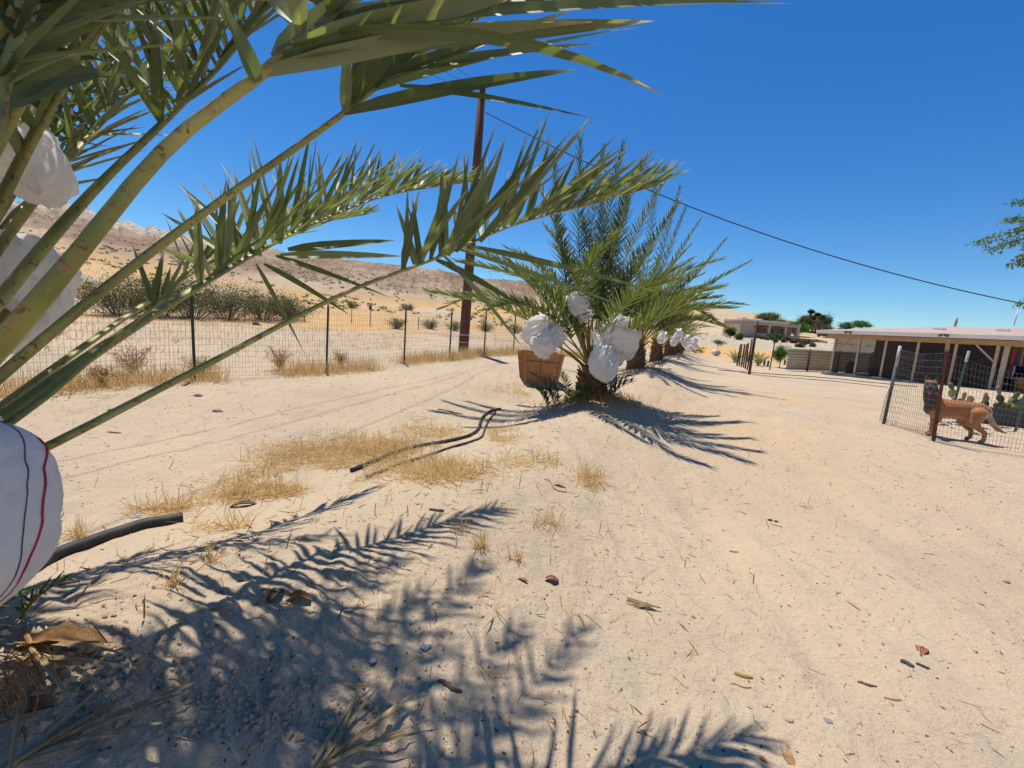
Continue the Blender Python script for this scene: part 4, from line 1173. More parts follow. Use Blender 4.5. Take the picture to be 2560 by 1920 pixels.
def u_for(px):
    lo, hi = -2, HL + 3
    for _ in range(40):
        mi = (lo + hi) / 2
        if project(HP(mi, 0, 0))[0] < px: lo = mi
        else: hi = mi
    return lo
pus = [u_for(p) for p in (2076, 2135, 2200, 2279, 2371, 2472)]
for k, u in enumerate(pus):
    po = hbox(u - .05, u + .05, -.05, .05, .06, 2.08, 'post', postm)
    hbox(u - .28, u + .28, -.30, .25, -.12, .055, 'footing', concm, po)
u2 = pus[-1] + .28
hbox(u2 - .07, u2 + .07, -.07, .07, .0, 2.08, 'post', postm)
for k, (ua, sgn) in enumerate(((pus[0], 1), (pus[-1], -1))):
    MB().beam(HP(ua + .05 * sgn, 0, 1.35), HP(ua + .75 * sgn, 0, 2.08), .07, .07).build('brace', postm, house)
beam = hbox(-.45, u2 + .45, -.08, .08, 2.085, 2.33, 'beam', beamm)
hbox(u2 - .09, u2 + .09, .10, 8.0, 2.09, 2.33, 'beam', beamm)
for k in range(5):
    mb = MB(); a, b_ = pus[k] + .052, pus[k + 1] - .052
    mb.add([HP(a, 0.0, .06), HP(b_, 0.0, .06), HP(b_, 0.0, 2.08), HP(a, 0.0, 2.08)], [(0, 1, 2, 3)])
    mb.build('screen', screenm, house)
wallu = u_for(2172) - 1.25
hbox(wallu, u2 - .4, 2.6, 2.75, .002, 2.42, 'wall', stucco)
hbox(wallu - .15, wallu - .002, 2.6, 5.0, .002, 2.42, 'wall', stucco)
hbox(wallu, u2 + .1, 8.0, 8.2, .002, 2.42, 'wall', stucco)
dr = hbox(pus[3] + .4, pus[3] + 1.3, 2.56, 2.598, .01, 2.05, 'door', simple('dark_door', (.10, .07, .05), (.07, .05, .035), 6, .6))
hbox(pus[2] + .1, pus[2] + 1.2, 2.57, 2.598, .95, 1.75, 'window', simple('dark_glass', (.02, .025, .03), (.03, .035, .04), 3, .1, .6))
# roof: eaves, fascia and sloping shingle planes
ez_, eo, ue0, ue1 = 2.36, .55, -.85, u2 + .55
fas = hbox(ue0, ue1, -eo, -eo + .03, ez_ - .02, ez_ + .17, 'fascia', fasc)
hbox(ue1 - .03, ue1, -eo + .032, 8.6, ez_ - .02, ez_ + .17, 'fascia', fasc)
hbox(ue0, ue0 + .03, -eo + .032, 8.6, ez_ - .02, ez_ + .17, 'fascia', fasc)
mb = MB(); mb.uv = []
rz = .80
def rp(u, v, z): mb.uv.append((u, v)); return HP(u, v, z)
mb.add([rp(ue0, -eo, ez_ + .175), rp(ue1, -eo, ez_ + .175), rp(ue1 - 1.0, 4.1, ez_ + rz), rp(3.2, 4.1, ez_ + rz)], [(0, 1, 2, 3)])
mb.add([rp(ue1, -eo, ez_ + .175), rp(ue1, 8.7, ez_ + .175), rp(ue1 - 1.0, 8.0, ez_ + rz), rp(ue1 - 1.0, 4.1, ez_ + rz)], [(0, 1, 2, 3)])
mb.add([rp(ue0, 8.7, ez_ + .175), rp(ue0, -eo, ez_ + .175), rp(3.2, 4.1, ez_ + rz), rp(3.2, 8.0, ez_ + rz)], [(0, 1, 2, 3)])
mb.add([rp(3.2, 4.1, ez_ + rz), rp(ue1 - 1, 4.1, ez_ + rz), rp(ue1 - 1, 8.0, ez_ + rz), rp(3.2, 8.0, ez_ + rz)], [(0, 1, 2, 3)])
roof = mb.build('roof', roofm, house)
mb = MB(); mb.add([HP(ue0 + .03, -eo + .03, ez_), HP(ue1 - .03, -eo + .03, ez_), HP(ue1 - .03, 8.6, ez_), HP(ue0 + .03, 8.6, ez_)], [(3, 2, 1, 0)]); mb.build('soffit', beamm, house)
for (u, v) in ((pus[3] - .3, 1.6), (pus[4] + .6, 1.6)):
    zz = ez_ + .175 + (v + eo) / (4.1 + eo) * (rz - .175)
    hbox(u, u + .42, v, v + .3, zz - .02, zz + .09, 'roof_vent', fasc, roof)
MB().tube([HP(3.0, 5.5, ez_ + .9), HP(3.02, 5.5, ez_ + 1.42)], .06, 10).build('vent_pipe', simple('vent_pipe', (.42, .36, .33), None, 5), roof, True)
MB().tube([HP(pus[3] + 1.8, 4.0, ez_ + .9), HP(pus[3] + 1.82, 4.0, ez_ + 1.7)], .025, 8).build('antenna_mast', whitem, roof, True)
for px, k in ((2122, 0), (2355, 1)):
    u = u_for(px)
    o = thing('floodlight', HP(u, -eo - .02, ez_ + .10), ['small twin floodlight on the far left of the white fascia', 'small twin floodlight on the fascia above the dog pen'][k], 'floodlight', 'floodlights on the fascia')
    hbox(u - .06, u + .06, -eo - .05, -eo - .003, ez_ + .06, ez_ + .16, 'bracket', blackm, o)
    for s in (-1, 1):
        c = HP(u + s * .1, -eo - .10, ez_ + .12)
        MB().tube([c, c - hv * .12 - Vector((0, 0, .05)) + hu * (s * .04)], [.05, .075], 10).build('lamp_head', simple('lamp_housing', (.16, .14, .09), (.1, .09, .06), 9, .5) if s > 0 else MATS['lamp_housing'] if 'lamp_housing' in MATS else blackm, o, True)
# potted cactus
potm = simple('clay_pot', (.20, .085, .05), (.15, .065, .04), 7, .8); cactm = simple('cactus_skin', (.06, .10, .04), (.09, .13, .05), 12, .7, .2, .4, 50)
for k, px in enumerate((2099, 2159)):
    u = u_for(px); o = thing('potted_cactus', HP(u, .9, 0), ['round cactus in a clay pot in the left bay of the carport', 'low cactus in a wide clay pot in the second bay of the carport'][k], 'potted plant', 'cactus pots in the carport')
    R_ = .26 if k == 0 else .30
    MB().lathe(HP(u, .9, .002), [(R_ * .65, 0), (R_ * .95, .32), (R_ * 1.08, .33), (R_ * 1.08, .40), (R_ * .9, .40), (R_ * .85, .34)], 16).build('pot', potm, o, True)
    prof = [(R_ * .5, .35), (R_ * .75, .45), (R_ * .8, .58), (R_ * .6, .72), (R_ * .2, .79)] if k == 0 else [(R_ * .6, .36), (R_ * .8, .43), (R_ * .6, .52), (R_ * .1, .56)]
    mb = MB().lathe(HP(u, .9, 0), prof, 24)
    cc = HP(u, .9, 0)
    mb.v = [tuple(Vector((cc.x + (p[0] - cc.x) * (1.08 if (i % 2) else .92), cc.y + (p[1] - cc.y) * (1.08 if (i % 2) else .92), p[2]))) for i, p in enumerate(mb.v)]
    mb.build('cactus', cactm, o)

# corrugated metal fence
corrm = simple('cream_sheet_metal', (0.60, 0.57, 0.44), (0.52, 0.49, 0.38), 2, .45, .4, metal=.1)
cA = at(1962, 927, 28.0); cB = at(2180, 946, 30.5)
cA.z = gz(cA.x, cA.y); cB.z = gz(cB.x, cB.y)
cfence = thing('corrugated_fence', cA, 'cream corrugated metal fence with horizontal ribs left of the carport', 'fence')
cdir = (cB - cA).normalized(); cn = Vector((cdir.y, -cdir.x, 0)).normalized()
def corr(s0, s1, off, z_off):
    mb = MB(); rib = []
    zt = 0
    for k in range(8):
        b_ = .19 * k
        rib += [(b_, .01), (b_ + .02, .075), (b_ + .075, .075), (b_ + .135, .0)]
    for (z, d) in rib:
        for s in (s0, s1):
            p = cA.lerp(cB, s)
            mb.v.append(tuple(p + cn * (d + off) + Vector((0, 0, z + .03 + z_off))))
    for i in range(len(rib) - 1):
        mb.f.append((2 * i, 2 * i + 1, 2 * i + 3, 2 * i + 2))
    mb.build('metal_sheet', corrm, cfence)
corr(0, .22, 0, .03); corr(.215, .40, .008, .015); corr(.395, .71, 0, .0); corr(.705, 1.0, .008, -.01)
for s in (.22, .55, .93):
    p = cA.lerp(cB, s) + cn * .10; p.z = gz(p.x, p.y)
    MB().tube([p - Vector((0, 0, .2)), p + Vector((0, 0, 1.5))], .05, 8).build('post', rustm, cfence, True)

# pickup parked in the carport, tail towards the yard
truckm = simple('dark_blue_paint', (0.020, 0.028, 0.06), (0.025, 0.03, 0.055), 2, .25, .6)
chromem = simple('bumper_steel', (.25, .26, .30), (.35, .36, .4), 6, .3, .6, metal=.7)
tu = u2 + .25; tv = 1.55
def TP(f, s, z): return HP(tu - f, tv + s, z)      # f forward from tail, s sideways
truck = thing('pickup_truck', HP(tu, tv, 0), 'dark blue pickup with its tailgate down, parked in the carport at the right edge', 'truck')
def tbox(f0, f1, s0, s1, za, zb, name, m_, par=None, tap=0):
    mb = MB()
    mb.add([TP(f, s * (1 - (tap if z == zb else 0)), z) for f in (f0, f1) for s in (s0, s1) for z in (za, zb)], [(0, 1, 3, 2), (4, 6, 7, 5), (0, 4, 5, 1), (2, 3, 7, 6), (0, 2, 6, 4), (1, 5, 7, 3)])
    return mb.build(name, m_, par or truck)
for s in (-1, 1):
    sd_ = tbox(.12, 2.0, s * .93 - .07, s * .93 + .07, .62, 1.22, 'bed_side', truckm)
    tbox(.11, .12, s * .93 - .06, s * .93 + .06, .85, 1.15, 'tail_light', simple('tail_light', (.35, .02, .02), (.25, .015, .015), 5, .2, .5) if s < 0 else MATS['tail_light'], sd_)
tbox(.12, 2.0, -.86, .86, .62, .72, 'bed_floor', truckm)
tbox(-.45, .10, -.84, .84, .66, .72, 'tailgate', chromem)
tbox(2.0, 3.5, -.95, .95, .62, 1.25, 'cab_body', truckm)
cabt = tbox(2.05, 3.2, -.90, .90, 1.255, 1.80, 'cab_top', truckm, None, .12)
tbox(2.035, 2.048, -.70, .70, 1.33, 1.68, 'rear_window', MATS['dark_glass'], cabt)
tbox(3.5, 4.7, -.93, .93, .62, 1.15, 'hood', truckm)
bm_ = tbox(-.08, .06, -.92, .92, .42, .60, 'bumper', blackm)
pl = tbox(-.10, -.083, -.17, .17, .44, .59, 'licence_plate', whitem)
for k in range(6):
    tbox(-.104, -.1005, -.135 + k * .047, -.105 + k * .047, .475, .545, 'plate_character', navym, pl)
tbox(-.104, -.1005, -.06, .06, .555, .58, 'plate_heading', redm, pl)
tyrem = simple('tyre_rubber', (.02, .02, .02), (.03, .03, .03), 9, .9)
for f in (.95, 4.0):
    for s in (-1, 1):
        c = TP(f, s * .80, .36)
        w = MB().tube([c - hv * .12, c + hv * .12], .36, 22).build('wheel', tyrem, truck, True)
        MB().tube([c - hv * .125, c + hv * .125], .20, 14).build('rim', chromem, w, True)
# things in and by the truck
def rag(name, label, c, w, h, m_, rgx, cat='cloth', thick=.06):
    mb = MB(); n_, m2 = 8, 9
    for side in (1, -1):
        for j in range(m2 + 1):
            for i in range(n_ + 1):
                a = i / n_ * 2 - 1; t = j / m2
                p = V(c) + hv * (a * w / 2 * (1 + .2 * math.sin(5 * t + 1))) + Vector((0, 0, -t * h)) + hu * (side * thick * (.5 + .5 * math.sin(7 * a + 3 * t)) * (1 - a * a))
                mb.v.append(tuple(p))
    N = (n_ + 1) * (m2 + 1)
    for sd2 in (0, 1):
        for j in range(m2):
            for i in range(n_):
                q = [sd2 * N + j * (n_ + 1) + i, sd2 * N + j * (n_ + 1) + i + 1, sd2 * N + (j + 1) * (n_ + 1) + i + 1, sd2 * N + (j + 1) * (n_ + 1) + i]
                mb.f.append(tuple(q if sd2 == 0 else q[::-1]))
    return tag(mb.build(name, m_, None, True), label, cat)
rag('hanging_cloth', 'narrow red cloth hanging from the left side of the truck bed', TP(.25, -.88, 1.95), .26, .95, simple('red_cloth', (.42, .03, .05), (.33, .03, .04), 4, .9), rg)
rag('hanging_jacket', 'dark navy jacket hanging above the open tailgate', TP(.35, -.40, 1.92), .62, 1.0, navym, rg, 'jacket', .12)
# tapered wooden tub
tbm = simple('orange_tub', (.42, .19, .06), (.33, .15, .05), 5, .7, .25, .2, 30)
tc_ = HP(u2 + .75, .35, -.02)
tub = thing('planter_tub', tc_, 'orange brown tapered tub standing by the carport corner post', 'tub')
MB().lathe(tc_, [(.26, 0), (.40, .50), (.43, .50), (.43, .56), (.37, .56), (.35, .50), (.24, .05)], 20).build('tub_body', tbm, tub, True)
for zz in (.18, .40):
    MB().lathe(tc_ + Vector((0, 0, zz)), [(.265 + .28 * zz, 0), (.272 + .28 * zz, .012), (.272 + .28 * zz, .028), (.265 + .28 * zz, .04)], 20).build('hoop', darkrust, tub, True)

# rusty pipe posts beyond the row
pl_ = [(1842, 915, 1.45), (1848, 916, 1.5), (1853, 917, 1.5), (1858, 919, 1.55), (1863, 922, 1.6), (1868, 925, 1.7)]
words = ['farthest and leftmost', 'second from the left', 'third from the left', 'fourth from the left', 'fifth from the left', 'rightmost low']
for k, (px, py, h) in enumerate(pl_):
    g = G(px, py); g = gpt(g.x, g.y)
    o = thing('pipe_post', g, words[k] + ' rusty pipe of the close row of six by the tall pole', 'post', 'rusty pipe posts')
    tp = g + Vector((rg.uniform(-.03, .06), 0, h))
    mb = MB().tube([g - Vector((0, 0, .2)), tp], .038 if k % 2 else .048, 9); mb.build('pipe', darkrust, o, True)
    MB().tube([tp, tp + Vector((0, 0, .03))], [.062, .05], 9).build('pipe_cap', darkrust, o, True)
    if k in (0, 2, 5):
        b_ = MB()
        for j in range(14): b_.box(g.lerp(tp, .15 + j * .06) + Vector((.055, -.05, 0)), (.05, .05, .05))
        b_.build('wire_coil', wire_dark, o)
g = at(1874, 928, 19.3); g = gpt(g.x, g.y)
o = thing('tall_pole', g, 'tall thin rusty pole with a short crosspiece beside the pipe row', 'pole')
MB().tube([g - Vector((0, 0, .2)), g + Vector((.02, 0, 2.42))], .055, 10).build('pole_shaft', darkrust, o, True)
MB().beam(g + Vector((-.16, -.06, 2.17)), g + Vector((.18, -.06, 2.19)), .05, .04, Vector((0, 0, 1))).build('crosspiece', darkrust, o)
g = G(1924, 925); o = thing('thin_stake', g, 'thin dark stake standing in front of the green lemon bush', 'stake')
MB().tube([g - Vector((0, 0, .1)), g + Vector((.05, 0, 1.75))], .035, 8).build('stake_shaft', darkrust, o, True)
MB().box(g + Vector((.05, 0, 1.77)), (.09, .09, .05)).build('stake_top', darkrust, o)
for k, (px, py) in enumerate(((1910, 914), (1919, 916), (1961, 912))):
    g = G(px, py); o = thing('short_stump', g, ['left of two short black stumps by the small palm', 'right of two short black stumps by the small palm', 'short black stump at the left end of the corrugated fence'][k], 'stump', 'short stumps')
    MB().tube([g - Vector((0, 0, .1)), g + Vector((0, 0, .3)), g + Vector((.01, 0, .42))], [.075, .07, .06], 9).build('stump_body', blackm, o, True)
    MB().tube([g + Vector((.01, 0, .42)), g + Vector((.01, 0, .435))], [.061, .05], 9).build('stump_top', darkrust, o, True)
# white and blue bundle by the sapling
g = G(1790, 889); bw = thing('tarp_bundle', g, 'small white and blue bundle lying on the golden ground near the sapling', 'bundle')
mb = MB(); R_ = .34
for j in range(9):
    for i in range(14):
        a = 6.283 * i / 14; t = j / 8 * math.pi
        mb.v.append(tuple(g + Vector((math.sin(t) * math.cos(a) * R_ * 1.3 * (1 + .15 * math.sin(3 * a)), math.sin(t) * math.sin(a) * R_, R_ * .9 + math.cos(t) * R_ * .9 * (1 + .1 * math.sin(4 * a))))))
for j in range(8):
    for i in range(14): mb.f.append((j * 14 + i, (j + 1) * 14 + i, (j + 1) * 14 + (i + 1) % 14, j * 14 + (i + 1) % 14))
mb.build('bundle_body', whitem, bw, True)
for q in (-.12, .1): MB().tube([g + Vector((q + .02, math.cos(a) * R_ * .98, R_ * .9 + math.sin(a) * R_ * .92)) for a in [i / 16 * 6.283 for i in range(17)]], .03, 6, False).build('strap', simple('blue_strap', (.05, .12, .3), (.04, .1, .24), 5) if q < 0 else MATS['blue_strap'], bw, True)

# ------------------------------------------------------------------ dog
def fur_mat():
    m, n, l, b = mat('dog_fur')
    a = n.new('ShaderNodeVertexColor'); a.layer_name = 'coat'
    vec = coords(n, l, 'Object', (14, 30, 22))
    f = noise(n, l, vec, 7.0, 5, 0.7, 0.2)
    r = ramp(n, [(0.3, (0.55, 0.55, 0.55)), (0.55, (1, 1, 1)), (0.75, (1.3, 1.3, 1.3))]); l.new(f, r.inputs[0])
    l.new(mixc(n, l, 0.5, a.outputs[0], r.outputs[0], 'MULTIPLY'), b.inputs['Base Color'])
    b.inputs['Roughness'].default_value = .62; b.inputs['Specular IOR Level'].default_value = .3
    b.inputs['Sheen Weight'].default_value = .25
    bump(n, l, b, f, .35, .006)
    return m
def capsule(mb, a, b, ra, rb, ys=1.0, n=14):
    a, b = V(a), V(b); T = b - a; L = T.length
    if L < 1e-6: T = Vector((0, 0, 1))
    T.normalize()
    pts, rad = [], []
    for k in range(5):
        an = math.pi / 2 * (1 - k / 4); pts.append(a - T * (ra * math.sin(an))); rad.append(max(.001, ra * math.cos(an)))
    for k in range(5):
        an = math.pi / 2 * (k / 4); pts.append(b + T * (rb * math.sin(an))); rad.append(max(.001, rb * math.cos(an)))
    mb.tube(pts, rad, n)
def make_dog():
    hd = Vector((-.86, .51, 0)).normalized()
    pf = at(2331, 1075, 6.85)
    o0 = pf - hd * .17; o0.z = gz(o0.x, o0.y)
    root = thing('dog', o0, 'tan dog with a black face standing behind the wire fence, looking at the camera', 'dog')
    mb = MB()
    def chain(pts, ys=1.0):
        o = len(mb.v)
        for i in range(len(pts) - 1):
            capsule(mb, pts[i][:3], pts[i + 1][:3], pts[i][3], pts[i + 1][3])
        if ys != 1.0:
            for i in range(o, len(mb.v)):
                p = mb.v[i]; mb.v[i] = (p[0], p[1] * ys, p[2])
    chain([(.215, 0, .445, .120), (.15, 0, .455, .160), (.03, 0, .462, .152), (-.09, 0, .478, .135), (-.20, 0, .495, .122), (-.29, 0, .50, .125), (-.35, 0, .485, .105)], .80)
    chain([(.20, 0, .54, .090), (.06, 0, .56, .065), (-.17, 0, .565, .06), (-.31, 0, .56, .055)], .9)
    chain([(.20, 0, .51, .128), (.245, .01, .60, .115), (.285, .03, .70, .098), (.30, .05, .775, .088)])
    fc = Vector((.22, .975, -.06)).normalized(); sd_ = Vector((fc.y, -fc.x, 0)).normalized()
    hc = Vector((.315, .06, .825))
    def hp(f, s, z): q = hc + fc * f + sd_ * s + Vector((0, 0, z)); return (q.x, q.y, q.z)
    chain([(*hp(-.045, 0, .0), .078), (*hp(.02, 0, .005), .080)])
    for s in (-1, 1): chain([(*hp(.0, s * .03, -.025), .056), (*hp(.05, s * .018, -.03), .048)])
    chain([(*hp(.06, 0, -.02), .053), (*hp(.12, 0, -.028), .043), (*hp(.165, 0, -.03), .034)])          # upper muzzle
    chain([(*hp(.03, 0, -.075), .036), (*hp(.09, 0, -.098), .026), (*hp(.13, 0, -.108), .018)])          # open lower jaw
    for s in (-1, 1):                                                                                 # ears
        chain([(*hp(-.035, s * .045, .055), .030), (*hp(-.035, s * .062, .105), .022), (*hp(-.035, s * .072, .150), .006)])
    for s in (-1, 1):
        dx = .015 * s
        chain([(.20, .075 * s, .43, .080), (.155, .088 * s, .31, .054), (.175 + dx, .088 * s, .20, .034), (.18 + dx, .088 * s, .12, .027), (.185 + dx, .088 * s, .05, .024), (.215 + dx, .088 * s, .026, .032)])
        hx = -.05 if s > 0 else .05
        chain([(-.28, .060 * s, .44, .115), (-.21 + hx * .6, .085 * s, .30, .078), (-.275 + hx * .9, .088 * s, .225, .044), (-.345 + hx, .088 * s, .165, .031), (-.350 + hx, .088 * s, .05, .026), (-.315 + hx, .088 * s, .026, .032)])
    chain([(-.37, 0, .51, .040), (-.43, 0, .43, .036), (-.475, .0, .33, .038), (-.53, .0, .26, .033), (-.60, .0, .215, .022), (-.66, 0, .20, .008)])
    me = bpy.data.meshes.new('dog_body'); me.from_pydata(mb.v, [], mb.f); me.update()
    tmp = bpy.data.objects.new('tmp', me); COL.objects.link(tmp)
    rm = tmp.modifiers.new('r', 'REMESH'); rm.mode = 'VOXEL'; rm.voxel_size = .0095
    sm = tmp.modifiers.new('s', 'SMOOTH'); sm.factor = .5; sm.iterations = 7
    dg = bpy.context.evaluated_depsgraph_get()
    m2 = bpy.data.meshes.new_from_object(tmp.evaluated_get(dg))
    bpy.data.objects.remove(tmp)
    m2.name = 'dog_body'
    co = np.zeros(len(m2.vertices) * 3); m2.vertices.foreach_get('co', co); co = co.reshape(-1, 3)
    x, y, z = co[:, 0], co[:, 1], co[:, 2]
    def sst(a, b, v): t = np.clip((v - a) / (b - a), 0, 1); return t * t * (3 - 2 * t)
    tan = np.array([.43, .170, .046]); dark = np.array([.30, .100, .028]); cream = np.array([.60, .42, .23]); blk = np.array([.014, .011, .010])
    nz = fbm(x * 30, z * 30 + y * 17, 3, 5)
    c = np.tile(tan, (len(co), 1))
    def lay(col, w): 
        nonlocal c
        w = np.clip(w, 0, 1)[:, None]; c = c * (1 - w) + col * w
    lay(dark, .55 * sst(.52, .60, z + .04 * nz) * sst(-.45, -.2, x))
    lay(cream, .65 * sst(.40, .34, z + .03 * nz) * sst(-.25, -.15, x) * sst(.16, .10, x) * sst(.28, .32, z))
    lay(cream, .85 * sst(-.32, -.39, x + .03 * nz) * sst(.24, .30, z) * sst(.52, .46, z))
    lay(cream, .45 * sst(.16, .08, z) )
    rel = co - np.array(hc); ff = rel @ np.array(fc); ss = np.abs(rel @ np.array(sd_)); hh = rel[:, 2]
    ishead = sst(.70, .74, z)
    lay(blk, ishead * sst(-.05, .045, ff + .02 * nz - .3 * hh) )
    lay(blk, ishead * sst(.06, .085, hh))
    lay(tan, .75 * ishead * sst(.03, .05, hh) * sst(.085, .06, hh) * sst(.0, .05, ff))
    lay(blk, .94 * sst(.40, .50, z + .05 * nz) * sst(.80, .74, z) * sst(.0, .06, (x - (.16 + .32 * (z - .45))) - .03 + .9 * np.maximum(y, -.02) * .6 + .05 * nz))
    lay(blk, .85 * sst(.24, .29, x + .04 * nz) * sst(.34, .40, z) * sst(.62, .5, z))
    lay(blk, .8 * sst(-.59, -.65, x))
    lay(np.array([.10, .055, .03]), .6 * sst(.05, .02, z) * (x > -.6))
    farleg_shade = ((y < -.045) & (z < .36)).astype(float)
    lay(dark * .6, .45 * farleg_shade)  # legs on the far side darkened, shade painted into the coat colour
    d = np.ones((len(co), 4), dtype=np.float32); d[:, :3] = c
    ca = m2.color_attributes.new('coat', 'FLOAT_COLOR', 'POINT'); ca.data.foreach_set('color', d.ravel())
    m2.polygons.foreach_set('use_smooth', [True] * len(m2.polygons))
    m2.materials.clear(); m2.materials.append(fur_mat())
    body = bpy.data.objects.new('dog_body', m2); COL.objects.link(body); body.parent = root
    ang = math.atan2(hd.y, hd.x)
    Rz = Matrix.Rotation(ang, 3, 'Z')
    def W(p): return o0 + Rz @ Vector(p)
    body.rotation_euler = (0, 0, ang)
    nosem = simple('dog_nose', (.012, .012, .012), (.02, .02, .02), 20, .3, .5)
    q = MB(); capsule(q, W(hp(.185, -.006, -.012)), W(hp(.185, .006, -.012)), .018, .018); q.build('nose', nosem, root, True)
    eyem = simple('dog_eye', (.05, .022, .008), (.03, .015, .006), 9, .1, .6)
    for s in (-1, 1):
        q = MB(); c0 = W(hp(.078, s * .036, .018)); capsule(q, c0, c0 + Vector((0, 0, .001)), .0125, .0125); q.build('eye', eyem, root, True)
    tong = simple('tongue', (.42, .10, .11), (.36, .08, .09), 20, .35, .5)
    q = MB(); q.tube([W(hp(.05, 0, -.062)), W(hp(.11, 0, -.076)), W(hp(.145, 0, -.098)), W(hp(.15, 0, -.135))], [.016, .022, .023, .012], 10, True, .25, up=Vector((0, 0, 1))); q.build('tongue', tong, root, True)
    return root
dog = make_dog()

# ------------------------------------------------------------------ foliage helpers (numpy)
def quads(P, size, rs, name, m_, parent=None, elong=1.0, droop=0.0, aim=None, aimw=0.0):
    """one small leaf face at each point"""
    n = len(P)
    d = rs.normal(size=(n, 3)); d[:, 2] -= droop
    if aim is not None: d = d * (1 - aimw) + aim * aimw * 1.6
    d /= np.linalg.norm(d, axis=1)[:, None]
    u = rs.normal(size=(n, 3)); u -= (u * d).sum(1)[:, None] * d; u /= np.linalg.norm(u, axis=1)[:, None]
    s = (size * rs.uniform(.6, 1.3, n))[:, None]
    v = np.stack([P, P + d * s * elong * .5 + u * s * .32, P + d * s * elong, P + d * s * elong * .5 - u * s * .32], 1).reshape(-1, 3)
    f = (np.arange(n)[:, None] * 4 + np.arange(4)[None, :])
    mb = MB(); mb.v = [tuple(p) for p in v]; mb.f = [tuple(int(i) for i in q) for q in f]
    mb.uv = np.tile(np.array([[.5, 0], [1, .4], [.5, .75], [0, .4]]), (n, 1)).tolist()
    return mb.build(name, m_, parent)
def crown_points(c, R, n, rs, nclump=14, tight=.38):
    """points gathered in clumps inside an ellipsoid: uneven outline with gaps"""
    cc = rs.normal(size=(nclump, 3)); cc /= np.linalg.norm(cc, axis=1)[:, None]
    cc *= rs.uniform(.35, .85, nclump)[:, None]
    k = rs.integers(0, nclump, n)
    p = cc[k] + rs.normal(size=(n, 3)) * tight * rs.uniform(.5, 1.0, nclump)[k][:, None]
    return np.array(c)[None, :] + p * np.array(R)[None, :]
barkm = simple('bark', (.16, .11, .075), (.10, .07, .05), 10, .9, .1, .5, 50)
def leafy(name, label, cat, base, H, R, n, size, m_, seed, group=None, nclump=14, trunk=.06, limbs=6, tight=.36, elong=1.3):
    rs = np.random.default_rng(seed); rg_ = random.Random(seed)
    base = V(base); t = thing(name, base, label, cat, group)
    c = base + Vector((0, 0, H - R[2] * .9))
    mb = MB(); top = base + Vector((rg_.uniform(-.1, .1) * R[0], 0, H - R[2] * 1.2))
    if trunk > 0:
        mb.tube([base - Vector((0, 0, .1)), base.lerp(top, .5) + Vector((trunk * .6, 0, 0)), top], [trunk, trunk * .8, trunk * .6], 8)
        for k in range(limbs):
            a = k * 2.4 + rg_.random(); e = c + Vector((math.cos(a) * R[0] * .6, math.sin(a) * R[1] * .6, R[2] * rg_.uniform(-.2, .7)))
            mb.tube([top, top.lerp(e, .5) + Vector((0, 0, .08 * R[2])), e], [trunk * .55, trunk * .35, trunk * .12], 5)
        mb.build('trunk', barkm, t, True)
    P = crown_points(c, R, n, rs, nclump, tight)
    P = P[P[:, 2] > base.z + .02]
    o = quads(P, size, rs, 'crown', m_, t, elong)
    return t
citrus = leaf_material('citrus_leaf', (.055, .15, .02), (.10, .24, .035), (.14, .25, .05), .3, .4, .4, .97)
olive = leaf_material('olive_leaf', (.10, .115, .045), (.17, .17, .07), (.2, .19, .1), .2, .6, .2, .97)
greyg = leaf_material('grey_green_leaf', (.13, .15, .09), (.20, .21, .13), (.2, .2, .12), .2, .6, .2, .97)
deepg = leaf_material('deep_green_leaf', (.03, .085, .02), (.06, .14, .03), (.1, .15, .05), .2, .5, .3, .97)
mesq = leaf_material('mesquite_leaf', (.10, .16, .035), (.17, .24, .06), (.2, .25, .08), .35, .5, .3, .97)
creo = leaf_material('creosote_leaf', (.085, .095, .030), (.15, .15, .055), (.18, .17, .07), .2, .5, .3, .97)
purpb = leaf_material('purple_brown_leaf', (.13, .085, .07), (.20, .13, .10), (.22, .16, .12), .1, .7, .15, .97)
stemm = simple('grey_stem', (.20, .17, .13), (.13, .11, .085), 10, .9)
def bush(name, label, base, w, h, n, size, m_, seed, group=None, stems=40):
    rs = np.random.default_rng(seed); rg_ = random.Random(seed)
    base = V(base); t = thing(name, base, label, 'shrub', group)
    mb = MB(); P = []
    for k in range(stems):
        a = rg_.uniform(0, 6.283); r = rg_.uniform(.15, 1) * w; hh = h * rg_.uniform(.55, 1.05) * (1 - .35 * (r / w) ** 2)
        b0 = base + Vector((math.cos(a), math.sin(a), 0)) * r * .22
        m1 = base + Vector((math.cos(a) * r * .6, math.sin(a) * r * .6, hh * .55)); e = base + Vector((math.cos(a) * r, math.sin(a) * r, hh))
        mb.tube([b0, m1, e], [.012, .008, .003], 3, False)
        k2 = n // stems
        tt = rs.uniform(.30, 1.08, k2)
        q = np.array(m1)[None, :] * (1 - tt[:, None]) + np.array(e)[None, :] * tt[:, None] if False else (np.array(b0)[None, :] * ((1 - tt) ** 2)[:, None] + 2 * np.array(m1)[None, :] * (tt * (1 - tt))[:, None] + np.array(e)[None, :] * (tt ** 2)[:, None])
        P.append(q + rs.normal(size=(k2, 3)) * (w * .07 + .03))
    mb.build('stems', stemm, t)
    quads(np.concatenate(P), size, rs, 'foliage', m_, t, 1.4)
    return t

